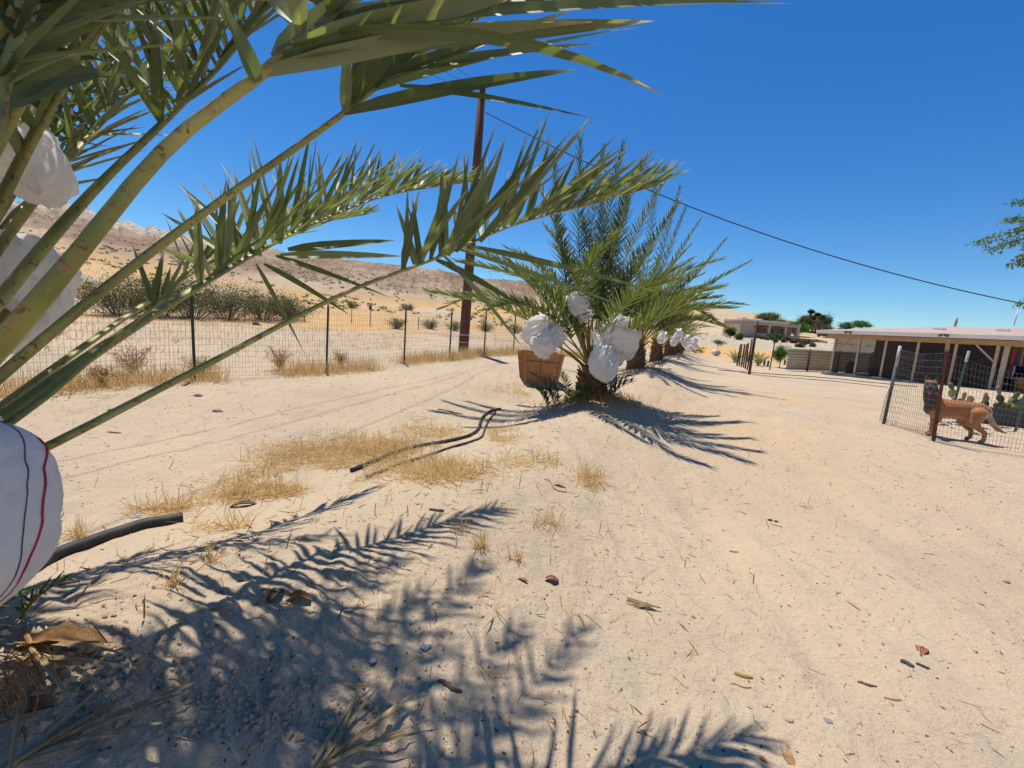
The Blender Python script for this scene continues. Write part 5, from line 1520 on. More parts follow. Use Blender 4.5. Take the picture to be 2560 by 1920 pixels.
# creosote bushes beyond the fence
cr = [(300, 790, 1.6, 1.5, 'creosote bush at the left end of the big thicket beyond the fence'), (395, 792, 1.7, 1.7, 'creosote bush left of centre in the big thicket beyond the fence'), (480, 796, 1.7, 1.8, 'tallest creosote bush in the middle of the thicket beyond the fence'),
      (570, 798, 1.7, 1.6, 'creosote bush right of centre in the big thicket beyond the fence'), (655, 800, 1.6, 1.5, 'creosote bush near the right of the big thicket beyond the fence'), (725, 800, 1.3, 1.2, 'creosote bush closing the right end of the thicket beyond the fence'),
      (992, 822, .85, .75, 'single round creosote bush left of the power pole'), (1075, 822, .9, .7, 'low creosote bush just left of the power pole foot'), (1135, 826, .9, .8, 'creosote bush directly behind the power pole'),
      (1215, 828, .9, .75, 'creosote bush to the right behind the power pole'), (1290, 832, 1.0, .8, 'creosote bush behind the left fronds of the second palm'), (215, 745, 1.3, 1.2, 'smaller creosote bush up slope at far left behind the petioles'), (1340, 835, .9, .7, 'low creosote bush right behind the crate'), (880, 770, .8, .6, 'small bush on the golden slope above the wire fence'), (1020, 775, .8, .6, 'small bush on the golden slope left of the pole')]
for k, (px, py, w, h, lab) in enumerate(cr):
    g = G(px, py)
    bush('creosote_bush', lab, g, w * (1.5 if k < 6 else 1.15), h * (1.35 if k < 6 else 1.1), 8000 if k < 6 else 1800, .060 if k < 6 else .055, creo, 200 + k, 'creosote bushes beyond the fence', 80 if k < 6 else 40)

# scrub dotted over the hills: nobody could count it
rs = np.random.default_rng(5)
def scatter_scrub():
    n = 9000
    az = rs.uniform(math.radians(-62), math.radians(48), n); r = 44 + 280 * rs.uniform(0, 1, n) ** 1.0
    rid = np.interp(az, _az, _rr)
    ok = (r < rid * 1.02) & ~((az > math.radians(24)) & (az < math.radians(48)) & (r < 125)) & (fbm(az * 30, r * .08, 3, 9) > -.18)
    az, r = az[ok], r[ok]
    x, y = r * np.sin(az), r * np.cos(az); z = ground_h(x, y)
    P = []; 
    for i in range(len(x)):
        k = 40 if r[i] < 90 else 22
        s = .16 + .42 * rs.uniform() ** 2.4
        q = rs.normal(size=(k, 3)) * np.array([.42, .42, .26]) * s; q[:, 2] = np.abs(q[:, 2])
        P.append(q + np.array([x[i], y[i], z[i]]))
    o = quads(np.concatenate(P), .14, rs, 'hill_scrub', greyg, None, 1.2)
    tag(o, 'small desert shrubs dotted over the slopes of the hills', 'scrub', kind='stuff')
scatter_scrub()

# ---- far houses on the right hand slope
def far(px, py, d): return at(px, py, d)
FD = 118.0
fhm = simple('peach_stucco', (.52, .39, .29), (.46, .34, .25), .6, .9, .1); fhw = simple('pale_roof', (.68, .65, .62), (.60, .57, .53), .7, .8, .1)
deepm = simple('painted_shade_stucco', (.36, .26, .20), (.30, .22, .17), 1, .9)  # loggia back wall: darker copy of the stucco, shade painted into its colour
a0 = far(1848, 838, FD); a1 = far(1997, 846, FD + 2)
bz = min(a0.z, a1.z) + 1.15
def FHp(px, d=0.0, z=0.0):
    t = (px - 1848) / (1997 - 1848); p = a0.lerp(a1, t); n = Vector((-(a1 - a0).y, (a1 - a0).x, 0)).normalized()
    return Vector((p.x, p.y, bz)) + n * d + Vector((0, 0, z))
fh = thing('far_house', FHp(1920), 'long peach coloured flat roofed house on the far right slope', 'house', 'houses on the far slope')
def fbox(p0, p1, d0, d1, za, zb, name, m_, par=None):
    mb = MB(); mb.add([FHp(p, d, z) for p in (p0, p1) for d in (d0, d1) for z in (za, zb)], [(0, 1, 3, 2), (4, 6, 7, 5), (0, 4, 5, 1), (2, 3, 7, 6), (0, 2, 6, 4), (1, 5, 7, 3)])
    return mb.build(name, m_, par or fh)
fbox(1848, 1884.5, 0, 8, -2.6, 3.0, 'wall', fhm)
fbox(1884.5, 1996, 3.0, 8, -1.2, 2.9, 'wall', deepm)
for (p0, p1) in ((1917, 1924), (1959, 1965), (1989, 1996.5)): fbox(p0, p1, 0, .8, -1.2, 2.2, 'pillar', fhm)
fbox(1884.5, 1997, -.02, 3.02, 2.2, 3.0, 'lintel', fhm)
fbox(1884.5, 1997, 0.02, 2.98, -2.6, -.1, 'terrace', fhm)
rf = fbox(1847, 1960, -.3, 8.3, 3.01, 3.5, 'roof', fhw)
fbox(1862, 1872, 2, 4, 3.51, 4.1, 'roof_unit', fhw, rf); fbox(1905, 1912, 2, 4, 3.51, 3.95, 'roof_unit', fhw, rf); fbox(1966, 1974, 1, 3, 3.01, 3.5, 'roof_unit', fhw, rf)
for (p0, p1, za, zb) in ((1888, 1893, .2, 1.6), (1907, 1914, .4, 1.6), (1938, 1946, -.05, 1.6), (1928, 1934, .4, 1.5), (1969, 1984, .2, 1.7)):
    w = fbox(p0, p1, 2.94, 2.998, za, zb, 'window', MATS['dark_glass'])
    fbox((p0 + p1) / 2 - .25, (p0 + p1) / 2 + .25, 2.90, 2.938, za, zb, 'mullion', fhm, w)
# upper buildings
b0 = far(1930, 812, 150)
ub = thing('far_flat_house', b0, 'small pale flat roofed building behind the peach house', 'house', 'houses on the far slope')
MB().box(b0 + Vector((0, 3, .2)), (6.0, 4, 2.4)).build('wall', fhw, ub)
r_ = MB().box(b0 + Vector((0, 2.6, 1.56)), (8.0, 5.4, .3)).build('roof', simple('brown_roof', (.16, .11, .085), (.2, .14, .11), 1, .8), ub)
MB().box(b0 + Vector((-1.2, .97, .1)), (1.4, .06, 1.2)).build('window', MATS['dark_glass'], ub)
b1 = far(1983, 816, 146)
pv = thing('pavilion', b1, 'open dark pavilion with a low hipped roof on the far slope', 'pavilion', 'houses on the far slope')
for (i, j) in ((-2.4, 0), (2.4, 0), (-2.4, 3.6), (2.4, 3.6)): MB().box(b1 + Vector((i, j, -.2)), (.3, .3, 2.4)).build('post', MATS['brown_roof'], pv)
mb = MB(); zt = b1 + Vector((0, 1.8, 0))
mb.add([zt + Vector(q) for q in ((-3.1, -2.4, 1.0), (3.1, -2.4, 1.0), (3.1, 2.4, 1.0), (-3.1, 2.4, 1.0), (-.8, 0, 1.9), (.8, 0, 1.9))], [(0, 1, 5, 4), (1, 2, 5), (2, 3, 4, 5), (3, 0, 4), (3, 2, 1, 0)])
mb.build('roof', simple('grey_roof', (.20, .16, .14), (.15, .12, .1), 1, .8), pv)
MB().box(zt + Vector((0, 1.4, -.4)), (4.4, .3, 2.2)).build('back_wall', MATS['brown_roof'], pv)
# retaining wall
rw = thing('retaining_wall', far(2015, 852, 112), 'low brown retaining wall right of the peach house', 'wall')
q0, q1, q2 = far(1966, 846, 114), far(2050, 853, 110), far(2066, 857, 106)
for k, (a, b_) in enumerate(((q0, q1), (q1, q2))):
    mb = MB(); n_ = 10 if k == 0 else 3
    for i in range(n_):
        p, q = a.lerp(b_, i / n_), a.lerp(b_, (i + .985) / n_)
        c = MB(); c.beam(p + Vector((0, 0, -.6)), q + Vector((0, 0, -.6)), 1.9, .3, Vector((0, 0, 1))); c.build('wall_panel', simple('brown_block', (.25, .15, .105), (.3, .19, .13), .8, .9) if 'brown_block' not in MATS else MATS['brown_block'], rw)
# trees round the far houses
def drop(px, py, d):
    p = at(px, py, d); return Vector((p.x, p.y, gz(p.x, p.y)))
tr = [(1905, 808, 150, 5.6, (3.6, 3, 2.6), 1500, olive, 'round olive green tree at the left behind the peach house'), (1925, 806, 156, 5.6, (4.2, 3, 2.6), 1500, olive, 'broad yellowish tree behind the peach house roof'),
      (1950, 812, 140, 4.0, (3.5, 3, 2.0), 1100, greyg, 'grey green tree above the peach house roof'), (1992, 838, 128, 4.6, (3.4, 3, 2.3), 1500, citrus, 'bright green tree at the right end of the peach house'),
      (2008, 826, 140, 5.6, (2.8, 2.6, 2.8), 1300, olive, 'olive green tree left of the tall far palms'), (2052, 846, 132, 6.2, (3.0, 2.6, 3.3), 1600, greyg, 'tall grey green tree right of the tall far palms'), (2030, 830, 138, 4.0, (4.4, 3, 2.0), 1300, olive, 'low olive thicket at the feet of the far palms'), (2064, 848, 126, 4.2, (2.0, 2, 2.2), 900, greyg, 'grey shrub tree next to the carport roof edge'),
      (2112, 838, 170, 3.2, (3.6, 3, 1.8), 900, deepg, 'dark bush showing above the left of the carport roof'), (2150, 838, 165, 4.2, (5.0, 3, 1.9), 1200, citrus, 'bright green low tree above the carport roof'), (1826, 834, 108, 2.6, (1.6, 1.6, 1.1), 800, deepg, 'dark green tree left of the peach house'), (1847, 850, 100, 1.6, (.9, .9, .8), 500, olive, 'small bush below the left corner of the peach house')]
for k, (px, py, d, H, R, n, m_, lab) in enumerate(tr):
    leafy('far_tree', lab, 'tree', drop(px, py, d), H * .9, tuple(q * .8 for q in R), n * 3, .30, m_, 300 + k, 'trees round the far houses', 16, .18, 5, .32)
fanm = leaf_material('fan_palm_leaf', (.06, .09, .03), (.10, .13, .05), (.2, .18, .08), .15, .6, .2, .97)
skirtm = simple('dead_skirt', (.20, .14, .10), (.13, .09, .065), 2, .95)
for k, (px, py, d, H) in enumerate(((2020, 822, 138, 6.4), (2030, 824, 136, 4.6), (2037, 826, 135, 5.8), (2046, 845, 128, 5.6))):
    b_ = drop(px, py, d); t = thing('fan_palm', b_, ['leftmost tall fan palm on the far slope', 'shortest of the slim fan palms on the far slope', 'tall fan palm, third on the far slope', 'stout fan palm with a thick dead skirt, rightmost on the far slope'][k], 'palm tree', 'fan palms on the far slope')
    MB().tube([b_, b_ + Vector((.1, 0, H * .5)), b_ + Vector((.15, 0, H))], [.35, .28, .22], 8).build('trunk', barkm, t, True)
    MB().tube([b_ + Vector((.1, 0, H * .35)), b_ + Vector((.12, 0, H * .7)), b_ + Vector((.15, 0, H * .98))], [.35, .5, .35], 9).build('dead_skirt', skirtm, t, True)
    rs2 = np.random.default_rng(k); c = np.array(b_ + Vector((.15, 0, H)))
    d_ = rs2.normal(size=(260, 3)); d_[:, 2] = np.abs(d_[:, 2]) * .7 - .25; d_ /= np.linalg.norm(d_, axis=1)[:, None]
    quads(c[None, :] + d_ * rs2.uniform(.1, .5, 260)[:, None], .55, rs2, 'crown', fanm, t, 1.4, 0, d_, .7)
# bushes on the graded bank
bb = [(1922, 850, 1.9, 1.5, deepg), (1934, 850, 2.0, 1.7, deepg), (1946, 851, 2.0, 1.7, deepg), (1958, 852, 1.8, 1.5, deepg), (1896, 846, .9, .7, purpb), (1903, 848, .8, .7, purpb), (1916, 850, 1.0, .8, purpb), (1938, 856, 1.0, .7, purpb), (1957, 856, 1.2, .9, purpb), (1972, 853, .9, .8, greyg), (1982, 858, .9, .7, purpb), (1994, 856, 1.1, .9, olive), (1998, 868, 1.3, .7, purpb), (2008, 862, 1.1, .9, purpb), (2019, 860, 1.1, .8, purpb), (2031, 867, .9, .7, greyg), (1887, 843, .8, .7, purpb)]
bl = ['dark agave like bush at the left end of the hedge below the peach house', 'dark bush second in the hedge below the peach house', 'dark bush third in the hedge below the peach house', 'dark bush at the right end of the hedge below the peach house',
      'small purple bush under the left opening of the peach house', 'small purple bush second under the left opening', 'purple bush just left of the dark hedge', 'purple bush in front of the middle of the dark hedge', 'purple bush at the right foot of the dark hedge', 'grey bush right of the dark hedge', 'small purple bush in the bank middle', 'green bush below the brown retaining wall', 'wide purple bush lowest on the bank above the corrugated fence', 'purple bush high on the bank under the retaining wall', 'purple bush on the right part of the bank', 'rightmost grey bush on the bank', 'leftmost purple bush on the bank by the tall pole']
for k, (px, py, w, h, m_) in enumerate(bb):
    bush('bank_bush', bl[k], G(px, py), w * .62, h, 420, .30, m_, 400 + k, 'bushes on the graded bank', 10)
# far power poles
for k, (px, py, H, d) in enumerate(((2098, 832, 5.0, 190), (2190, 832, 4.0, 230), (2216, 833, 3.6, 240))):
    b_ = at(px, py, d); b_.z = gz(b_.x, b_.y); tz = at(px + 3, 810 if k == 0 else 824 + k * 2, d).z
    t = thing('far_power_pole', b_, ['thin power pole on the far ridge above the carport', 'left of two pole tops peeping over the carport roof', 'right of two pole tops peeping over the carport roof'][k], 'utility pole', 'far power poles')
    tp = Vector((b_.x, b_.y, max(tz, b_.z + 3)))
    MB().tube([b_, tp], .16, 6).build('pole_shaft', polem, t); MB().beam(tp + Vector((-1.6, 0, -.3)), tp + Vector((1.6, 0, -.3)), .2, .2).build('crossarm', polem, t)
# ---- mid-distance plants right of the row
leafy('lemon_bush', 'bright green leafy bush on a thin stem left of the corrugated fence', 'shrub', G(1948, 919), 1.55, (.50, .50, .55), 5200, .060, citrus, 501, None, 16, .03, 7, .34)
g = G(1793, 882); leafy('young_tree', 'tiny umbrella shaped sapling on the golden ground beyond the row', 'tree', g, 1.55, (.75, .7, .32), 900, .10, olive, 502, None, 10, .03, 5)
for k, (px, py, s, lab) in enumerate(((1896, 914, 1.0, 'small spiky young palm right of the tall rusty pole'), (1838, 906, .9, 'small green palm tuft left of the rusty pipe row'), (1872, 905, .7, 'small green palm tuft hidden behind the rusty pipes'))):
    g = G(px, py); t = thing('young_palm', g, lab, 'palm tree', 'young palms by the pipes'); rgp = random.Random(60 + k)
    for j in range(14): frond(t, rosette_frond_ctrl(g, j * 2.4, .15 + .07 * j, s * rgp.uniform(.9, 1.2), rgp, .4), .02, .1, 14, .30 * s, .035, .5, rgp, leafm_far, .05, None, 8, 3)
# tree reaching in from the right edge
rs = np.random.default_rng(8); rgm = random.Random(8)
mbase = gpt(at(2905, 900, 11).x, at(2905, 900, 11).y)
mt = thing('mesquite_tree', mbase, 'feathery green tree whose branch tips reach in at the right edge against the sky', 'tree')
mc = at(2830, 560, 11.0)
mb = MB(); mb.tube([mbase - Vector((0, 0, .2)), mbase.lerp(mc, .5) + Vector((.3, 0, 0)), mc], [.2, .16, .1], 10)
tipsM = [at(2425, 606, 10.6), at(2475, 622, 10.7), at(2510, 548, 10.8), at(2535, 500, 10.9), at(2540, 570, 10.5), at(2527, 662, 10.6), at(2545, 640, 10.9), at(2548, 765, 10.7)]
for k in range(12):
    a = k * 2.4; tipsM.append(mc + Vector((math.cos(a) * 2.0 + .5, math.sin(a) * 1.8, rgm.uniform(-.6, 1.2))))
P = []; A = []
for e in tipsM:
    m1 = mc.lerp(e, .5) + Vector((0, 0, .25))
    mb.tube([mc, m1, e], [.06, .03, .006], 5)
    for i in range(150):
        t_ = rs.uniform(.18, 1.0); p = (1 - t_) ** 2 * np.array(mc) + 2 * t_ * (1 - t_) * np.array(m1) + t_ * t_ * np.array(e)
        sp = .04 + .22 * (1 - t_); q = p + rs.normal(size=3) * np.array([sp, sp, sp * .8])
        dirn = np.array([rs.normal() * .5 - .3, rs.normal() * .5, -1.0]); 
        for j in range(4): P.append(q + dirn * j * .028 + rs.normal(size=3) * .012); A.append(dirn)
mb.build('trunk', barkm, mt, True)
quads(np.array(P), .055, rs, 'crown', mesq, mt, 1.6, 0, np.array(A), .45)

# ---- prickly pear bed in the pen
padg = simple('cactus_pad', (.075, .12, .055), (.13, .17, .07), 6, .6, .25, .2, 60); pady = simple('cactus_pad_yellow', (.35, .34, .09), (.26, .27, .08), 6, .6, .25, .2, 60); padt = simple('cactus_pad_dry', (.42, .29, .17), (.33, .24, .15), 7, .8)
def pad(c, w, h, n, up, th=.028):
    n = V(n).normalized(); up = (V(up) - n * V(up).dot(n)).normalized(); s = up.cross(n)
    mb = MB(); prof = [(.0, -1.0), (.35, -.72), (.75, -.35), (.96, 0.1), (.98, .35), (.78, .72), (.4, .94), (0, 1.0)]
    for sg in (1, -1):
        for (x, y) in prof:
            for (q, kk) in ((-1, 1), (-.5, .6), (0, 0), (.5, .6), (1, 1)):
                if sg == -1 and abs(q) == 1: pass
                mb.v.append(tuple(V(c) + s * (q * x * w / 2) + up * ((y + 1) * h / 2) + n * (sg * th * (1 - abs(q) ** 2) * (1 - .3 * y * y))))
    m_ = 5; N = len(prof) * m_
    for sg in (0, 1):
        for i in range(len(prof) - 1):
            for k in range(m_ - 1):
                q = (sg * N + i * m_ + k, sg * N + i * m_ + k + 1, sg * N + (i + 1) * m_ + k + 1, sg * N + (i + 1) * m_ + k)
                mb.f.append(q if sg == 0 else q[::-1])
    return mb
bc = at(2545, 1026, 8.9); bc = gpt(bc.x, bc.y)
ud = Vector((.92, -.39, 0)).normalized(); vd = Vector((.39, .92, 0))
bed = thing('planter_bed', bc, 'long black walled planting bed behind the dog', 'planter')
for (o_, L_, ax_) in ((bc - ud * .75, 3.0, ud),): 
    MB().beam(bc - ud * .85 + Vector((0, 0, .17)), bc + ud * 2.2 + Vector((0, 0, .17)), .38, .05, Vector((0, 0, 1))).build('front_wall', blackm, bed)
    MB().beam(bc - ud * .85 + vd * .04 + Vector((0, 0, .17)), bc - ud * .85 + vd * .9 + Vector((0, 0, .17)), .38, .05, Vector((0, 0, 1))).build('side_wall', blackm, bed)
    MB().beam(bc - ud * .80 + vd * .45 + Vector((0, 0, .26)), bc + ud * 2.2 + vd * .45 + Vector((0, 0, .26)), .10, .84, Vector((0, 0, 1))).build('soil', simple('bed_soil', (.10, .07, .05), (.15, .1, .07), 6, .95), bed)
rgc = random.Random(21)
def pear(label, c0, n, spread, hh, mix):
    t = thing('prickly_pear', c0, label, 'cactus', 'prickly pears in the pen')
    tops = []
    for k in range(n):
        if k < n * .5 or not tops:
            c = V(c0) + ud * rgc.uniform(-spread, spread) + vd * rgc.uniform(-.25, .25); lvl = 0
        else:
            c, lvl = rgc.choice(tops)
        w, h = rgc.uniform(.11, .17), rgc.uniform(.14, .22)
        nn = Vector((rgc.uniform(-.7, .7), -1, rgc.uniform(-.3, .5))); up = Vector((rgc.uniform(-.7, .7), rgc.uniform(-.3, .3), 1))
        pad(c, w, h, nn, up).build('cactus_pad', rgc.choices([padg, pady, padt], mix)[0], t, True)
        if lvl < hh: tops.append((c + up.normalized() * h * .9, lvl + 1))
    return t
pear('prickly pear clump with tall dark pads and dry stems behind the dog back', bc - ud * .55 + vd * .3 + Vector((0, 0, .28)), 26, .42, 2, [.45, .25, .3])
pear('dense yellow green prickly pear clump at the right end of the planting bed', bc + ud * .45 + vd * .35 + Vector((0, 0, .30)), 54, .55, 2, [.45, .5, .05])
q = at(2392, 990, 9.7); pear('small yellowish prickly pear at the foot of the green post', gpt(q.x, q.y), 9, .25, 1, [.35, .6, .05])
# white pipe by the small clump
q = at(2411, 985, 9.4); q = gpt(q.x, q.y); t = thing('standpipe', q, 'pale blue standpipe among the prickly pears', 'pipe')
MB().tube([q, q + Vector((0, 0, .38))], .025, 8).build('pipe', simple('pale_blue', (.40, .48, .52), None, 6), t, True); MB().tube([q + Vector((-.04, 0, .38)), q + Vector((.06, 0, .40))], .03, 8).build('valve', galv, t, True)

# ------------------------------------------------------------------ dry grass, straw, weeds, litter
strawm = simple('straw', (0.74, 0.55, 0.27), (0.60, 0.41, 0.17), 3, .8, .2)
for _m in (strawm,):
    _n, _l = _m.node_tree.nodes, _m.node_tree.links
    _b = _n['Principled BSDF']; _t = _n.new('ShaderNodeBsdfTranslucent'); _x = _n.new('ShaderNodeMixShader'); _x.inputs[0].default_value = .4
    _t.inputs['Color'].default_value = (.70, .50, .22, 1)
    _l.new(_b.outputs[0], _x.inputs[1]); _l.new(_t.outputs[0], _x.inputs[2]); _l.new(_x.outputs[0], _n['Material Output'].inputs['Surface'])
weedm = simple('dry_weed', (0.42, 0.24, 0.08), (0.30, 0.16, 0.055), 3, .85, .15)
def ellipse(px, py, dx, dy):
    c = G(px, py); a = G(px + dx, py) - c; b = G(px, py + dy) - c; a.z = b.z = 0
    return np.array([c.x, c.y]), np.array([a.x, a.y]), np.array([b.x, b.y])
def sample(patches, n, rs, edge=1.0):
    out = []
    w = np.array([p[4] if len(p) > 4 else 1.0 for p in patches]); w = w / w.sum()
    for p, k in zip(patches, (w * n).astype(int)):
        c, a, b = ellipse(*p[:4]); r = np.sqrt(rs.uniform(0, 1, k)) ** edge * (1 + .25 * rs.normal(size=k)); t = rs.uniform(0, 6.283, k)
        out.append(c[None, :] + a[None, :] * (r * np.cos(t))[:, None] + b[None, :] * (r * np.sin(t))[:, None])
    return np.concatenate(out)
def blades(XY, hgt, wid, tilt, rs, lift=0.0):
    """thin bent straws; tilt = spread from vertical (rad), big = lying"""
    n = len(XY); z = ground_h(XY[:, 0], XY[:, 1]) + lift
    az = rs.uniform(0, 6.283, n); th = np.clip(np.abs(rs.normal(size=n)) * tilt, 0, 1.52)
    L = hgt * rs.uniform(.45, 1.25, n); w = wid * rs.uniform(.6, 1.3, n)
    P = np.stack([XY[:, 0], XY[:, 1], z], 1)
    d1 = np.stack([np.sin(th) * np.cos(az), np.sin(th) * np.sin(az), np.cos(th)], 1)
    th2 = np.clip(th + rs.normal(size=n) * .35, 0, 1.75); az2 = az + rs.normal(size=n) * .4
    d2 = np.stack([np.sin(th2) * np.cos(az2), np.sin(th2) * np.sin(az2), np.cos(th2)], 1)
    s = np.cross(d1, rs.normal(size=(n, 3))); s /= np.linalg.norm(s, axis=1)[:, None]
    M1 = P + d1 * (L * .5)[:, None]; M2 = M1 + d2 * (L * .5)[:, None]
    lowest = ground_h(M2[:, 0], M2[:, 1]) + .002; M2[:, 2] = np.maximum(M2[:, 2], lowest)
    s = s * w[:, None] * .5
    v = np.stack([P - s, P + s, M1 + s, M1 - s, M2], 1).reshape(-1, 3)
    k = np.arange(n) * 5
    f = [(int(i), int(i + 1), int(i + 2), int(i + 3)) for i in k] + [(int(i + 3), int(i + 2), int(i + 4)) for i in k]
    return v, f
def stuff_blades(name, label, parts, m_):
    mb = MB()
    for v, f in parts: mb.add(v.tolist(), f)
    return tag(mb.build(name, m_), label, 'dry grass', kind='stuff')
rs = np.random.default_rng(11)
mat_patches = [(800, 1165, 170, 55, 3.0), (690, 1225, 120, 45, 1.6), (950, 1120, 150, 32, 2.2), (1080, 1075, 90, 26, 1.2), (640, 1260, 150, 28, 1.2), (1120, 1180, 110, 30, 1.2), (1010, 1160, 130, 30, 1.2), (460, 1275, 130, 18, .7), (1260, 1085, 45, 28, .7), (1270, 980, 55, 22, 1.0), (540, 1310, 90, 18, .4), (1330, 1150, 100, 20, .35), (1480, 1200, 35, 24, .35)]
XY = sample(mat_patches, 12000, rs); XY = XY[fbm(XY[:, 0] * 2.2, XY[:, 1] * 2.2, 3, 91) > -.08]
lying = blades(XY, .18, .0040, 3.2, rs, .004)
XY = sample(mat_patches[:9], 1900, rs); XY = XY[fbm(XY[:, 0] * 2.2, XY[:, 1] * 2.2, 3, 91) > .08]
stand = blades(XY, .12, .0034, 1.15, rs)
stuff_blades('straw_mat', 'matted golden straw and dry grass round the black hoses', [lying, stand], strawm)
tuft_px = [(1368, 1310, 34, 10), (1285, 975, 30, 14), (1470, 1195, 24, 12), (195, 1340, 22, 10), (1200, 1365, 18, 8), (1290, 1400, 14, 6), (430, 1460, 16, 8), (525, 1405, 14, 6), (1150, 1330, 20, 6), (1640, 1000, 14, 10), (1500, 1030, 18, 10), (1560, 1040, 14, 12), (1290, 990, 60, 10), (2235, 1062, 7, 3), (2215, 1055, 5, 3)]
tl = ['golden dry grass tuft in the sunlit foreground beside the frond shadows', 'pale dry grass tuft left of the second palm foot', 'dry grass tuft on the slope below the second palm', 'brown dry tuft beside the thick black pipe', 'small dry tuft at the tip of a frond shadow', 'tiny dry tuft among the frond shadows at right', 'tiny dry tuft on the shaded bank at left', 'little dry tuft in the shade right of the pipe', 'sparse dry stems near the first frond shadow', 'dry tuft beside the third palm mound', 'dry tuft just right of the second palm foot', 'thin dry stalks on the right flank of the second palm mound', 'low dry grass strip at the crate foot', 'small dry tuft in front of the pen corner post', 'tiny dry sprig left of the pen corner']
for k, p in enumerate(tuft_px):
    XYt = sample([p], 80 if k < 5 else 34, rs, .8); v, f = blades(XYt, [.14, .26, .20, .14, .10][k] if k < 5 else .10, .0034, .85, rs)
    mb = MB(); mb.add(v.tolist(), f); t = thing('dry_grass_tuft', (float(XYt[:, 0].mean()), float(XYt[:, 1].mean()), float(v[:, 2].min())), tl[k], 'grass tuft', 'dry grass tufts')
    tag(mb.build('blades', strawm, t), kind='stuff')
# dry growth along the foot of the wire fence
tt = -4.5 + 26.5 * rs.uniform(0, 1, 11000) ** 1.15; off = rs.normal(size=11000) * .20 + .1 * np.sin(tt * 2.1)
keep = (fbm(tt * .8, tt * 0, 3, 3) > -.22); tt, off = tt[keep], off[keep]
XY = np.stack([-5.06 + fd.x * tt + fd.y * off, 6.62 + fd.y * tt - fd.x * off], 1)
g1 = blades(XY, .36, .0075, .65, rs); XY2 = XY[::2] + rs.normal(size=(len(XY[::2]), 2)) * .25
g2 = blades(XY2, .22, .0065, 1.6, rs)
stuff_blades('fence_grass', 'golden dry grass growing along the foot of the wire fence', [g1, g2], strawm)
# thin dry cover beyond the fence and past the row
n = 26000; r = 9 + 50 * rs.uniform(0, 1, n) ** 1.0; az = rs.uniform(math.radians(-60), math.radians(25), n)
x, y = r * np.sin(az), r * np.cos(az); fl = (x + 5.06) * .87 - (y - 6.62) * .48
ok = (fl < -2.5) & (fbm(x * .35, y * .35, 3, 17) > -.02); x, y = x[ok], y[ok]
stuff_blades('golden_grass', 'sparse golden grass on the flats beyond the wire fence', [blades(np.stack([x, y], 1), .22, .012, .8, rs)], strawm)
# dead leaf bits and fibre round the foot of the palms
parts_ = []
for k, (x, y) in enumerate(ROW[:6]):
    n = [160, 1500, 700, 500, 400, 300][k]; a = rs.uniform(0, 6.283, n); r = .25 + np.abs(rs.normal(size=n)) * .42
    parts_.append(blades(np.stack([x + r * np.cos(a), y + r * np.sin(a)], 1), .16 if k else .09, .008 if k else .005, 1.5 if k else 4.0, rs, .006))
o = stuff_blades('palm_debris', 'brown dead leaf bits and fibre round the feet of the palms', parts_, weedm)
# twigs and leaf scraps lying about the near bank
XY = np.concatenate([np.stack([rs.normal(-.6, .9, 420), rs.normal(2.0, .9, 420)], 1), np.stack([rs.normal(.6, 1.6, 300), rs.normal(4.2, 1.5, 300)], 1), np.stack([rs.uniform(-6, 6, 420), rs.uniform(2, 11, 420)], 1)])
XY = XY[XY[:, 1] > .9]
o = stuff_blades('twig_litter', 'thin brown twigs and leaf scraps lying on the sand', [blades(XY, .11, .005, 4.0, rs, .003)], weedm)
# brown tumbleweed like plants on the fence line
for k, (px, py, w, h, lab) in enumerate(((330, 935, .30, .42, 'brown dry weed bush at the fence foot left of the first clear post'), (500, 940, .30, .30, 'brown dry weed bush at the foot of the first clear fence post'), (700, 925, .32, .42, 'tall brown dry weed between the first and second fence posts'), (255, 965, .22, .24, 'low brown dry weed at the far left of the fence'), (850, 915, .24, .3, 'brown dry weed right of the second fence post'))):
    g = G(px, py); t = thing('dry_weed', g, lab, 'dry weed', 'dry weeds on the fence line'); rgx = random.Random(k)
    mb = MB(); pts = []
    for j in range(70):
        a = rgx.uniform(0, 6.283); e = g + Vector((math.cos(a) * w * rgx.random(), math.sin(a) * w * rgx.random(), h * rgx.uniform(.4, 1.1)))
        mb.tube([g, g.lerp(e, .5) + Vector((rgx.gauss(0, .03), rgx.gauss(0, .03), .03)), e], [.004, .003, .0015], 3, False); pts.append(e)
        for q in range(3):
            e2 = g.lerp(e, rgx.uniform(.5, 1)) ; e3 = e2 + Vector((rgx.gauss(0, .06), rgx.gauss(0, .06), rgx.uniform(0, .08))); mb.tube([e2, e3], [.002, .001], 3, False)
    mb.build('stems', weedm, t)
    P = np.array([tuple(p) for p in pts]); P = np.repeat(P, 6, 0) + rs.normal(size=(len(P) * 6, 3)) * .03
    tag(quads(P, .022, rs, 'husks', weedm, t), kind='stuff')

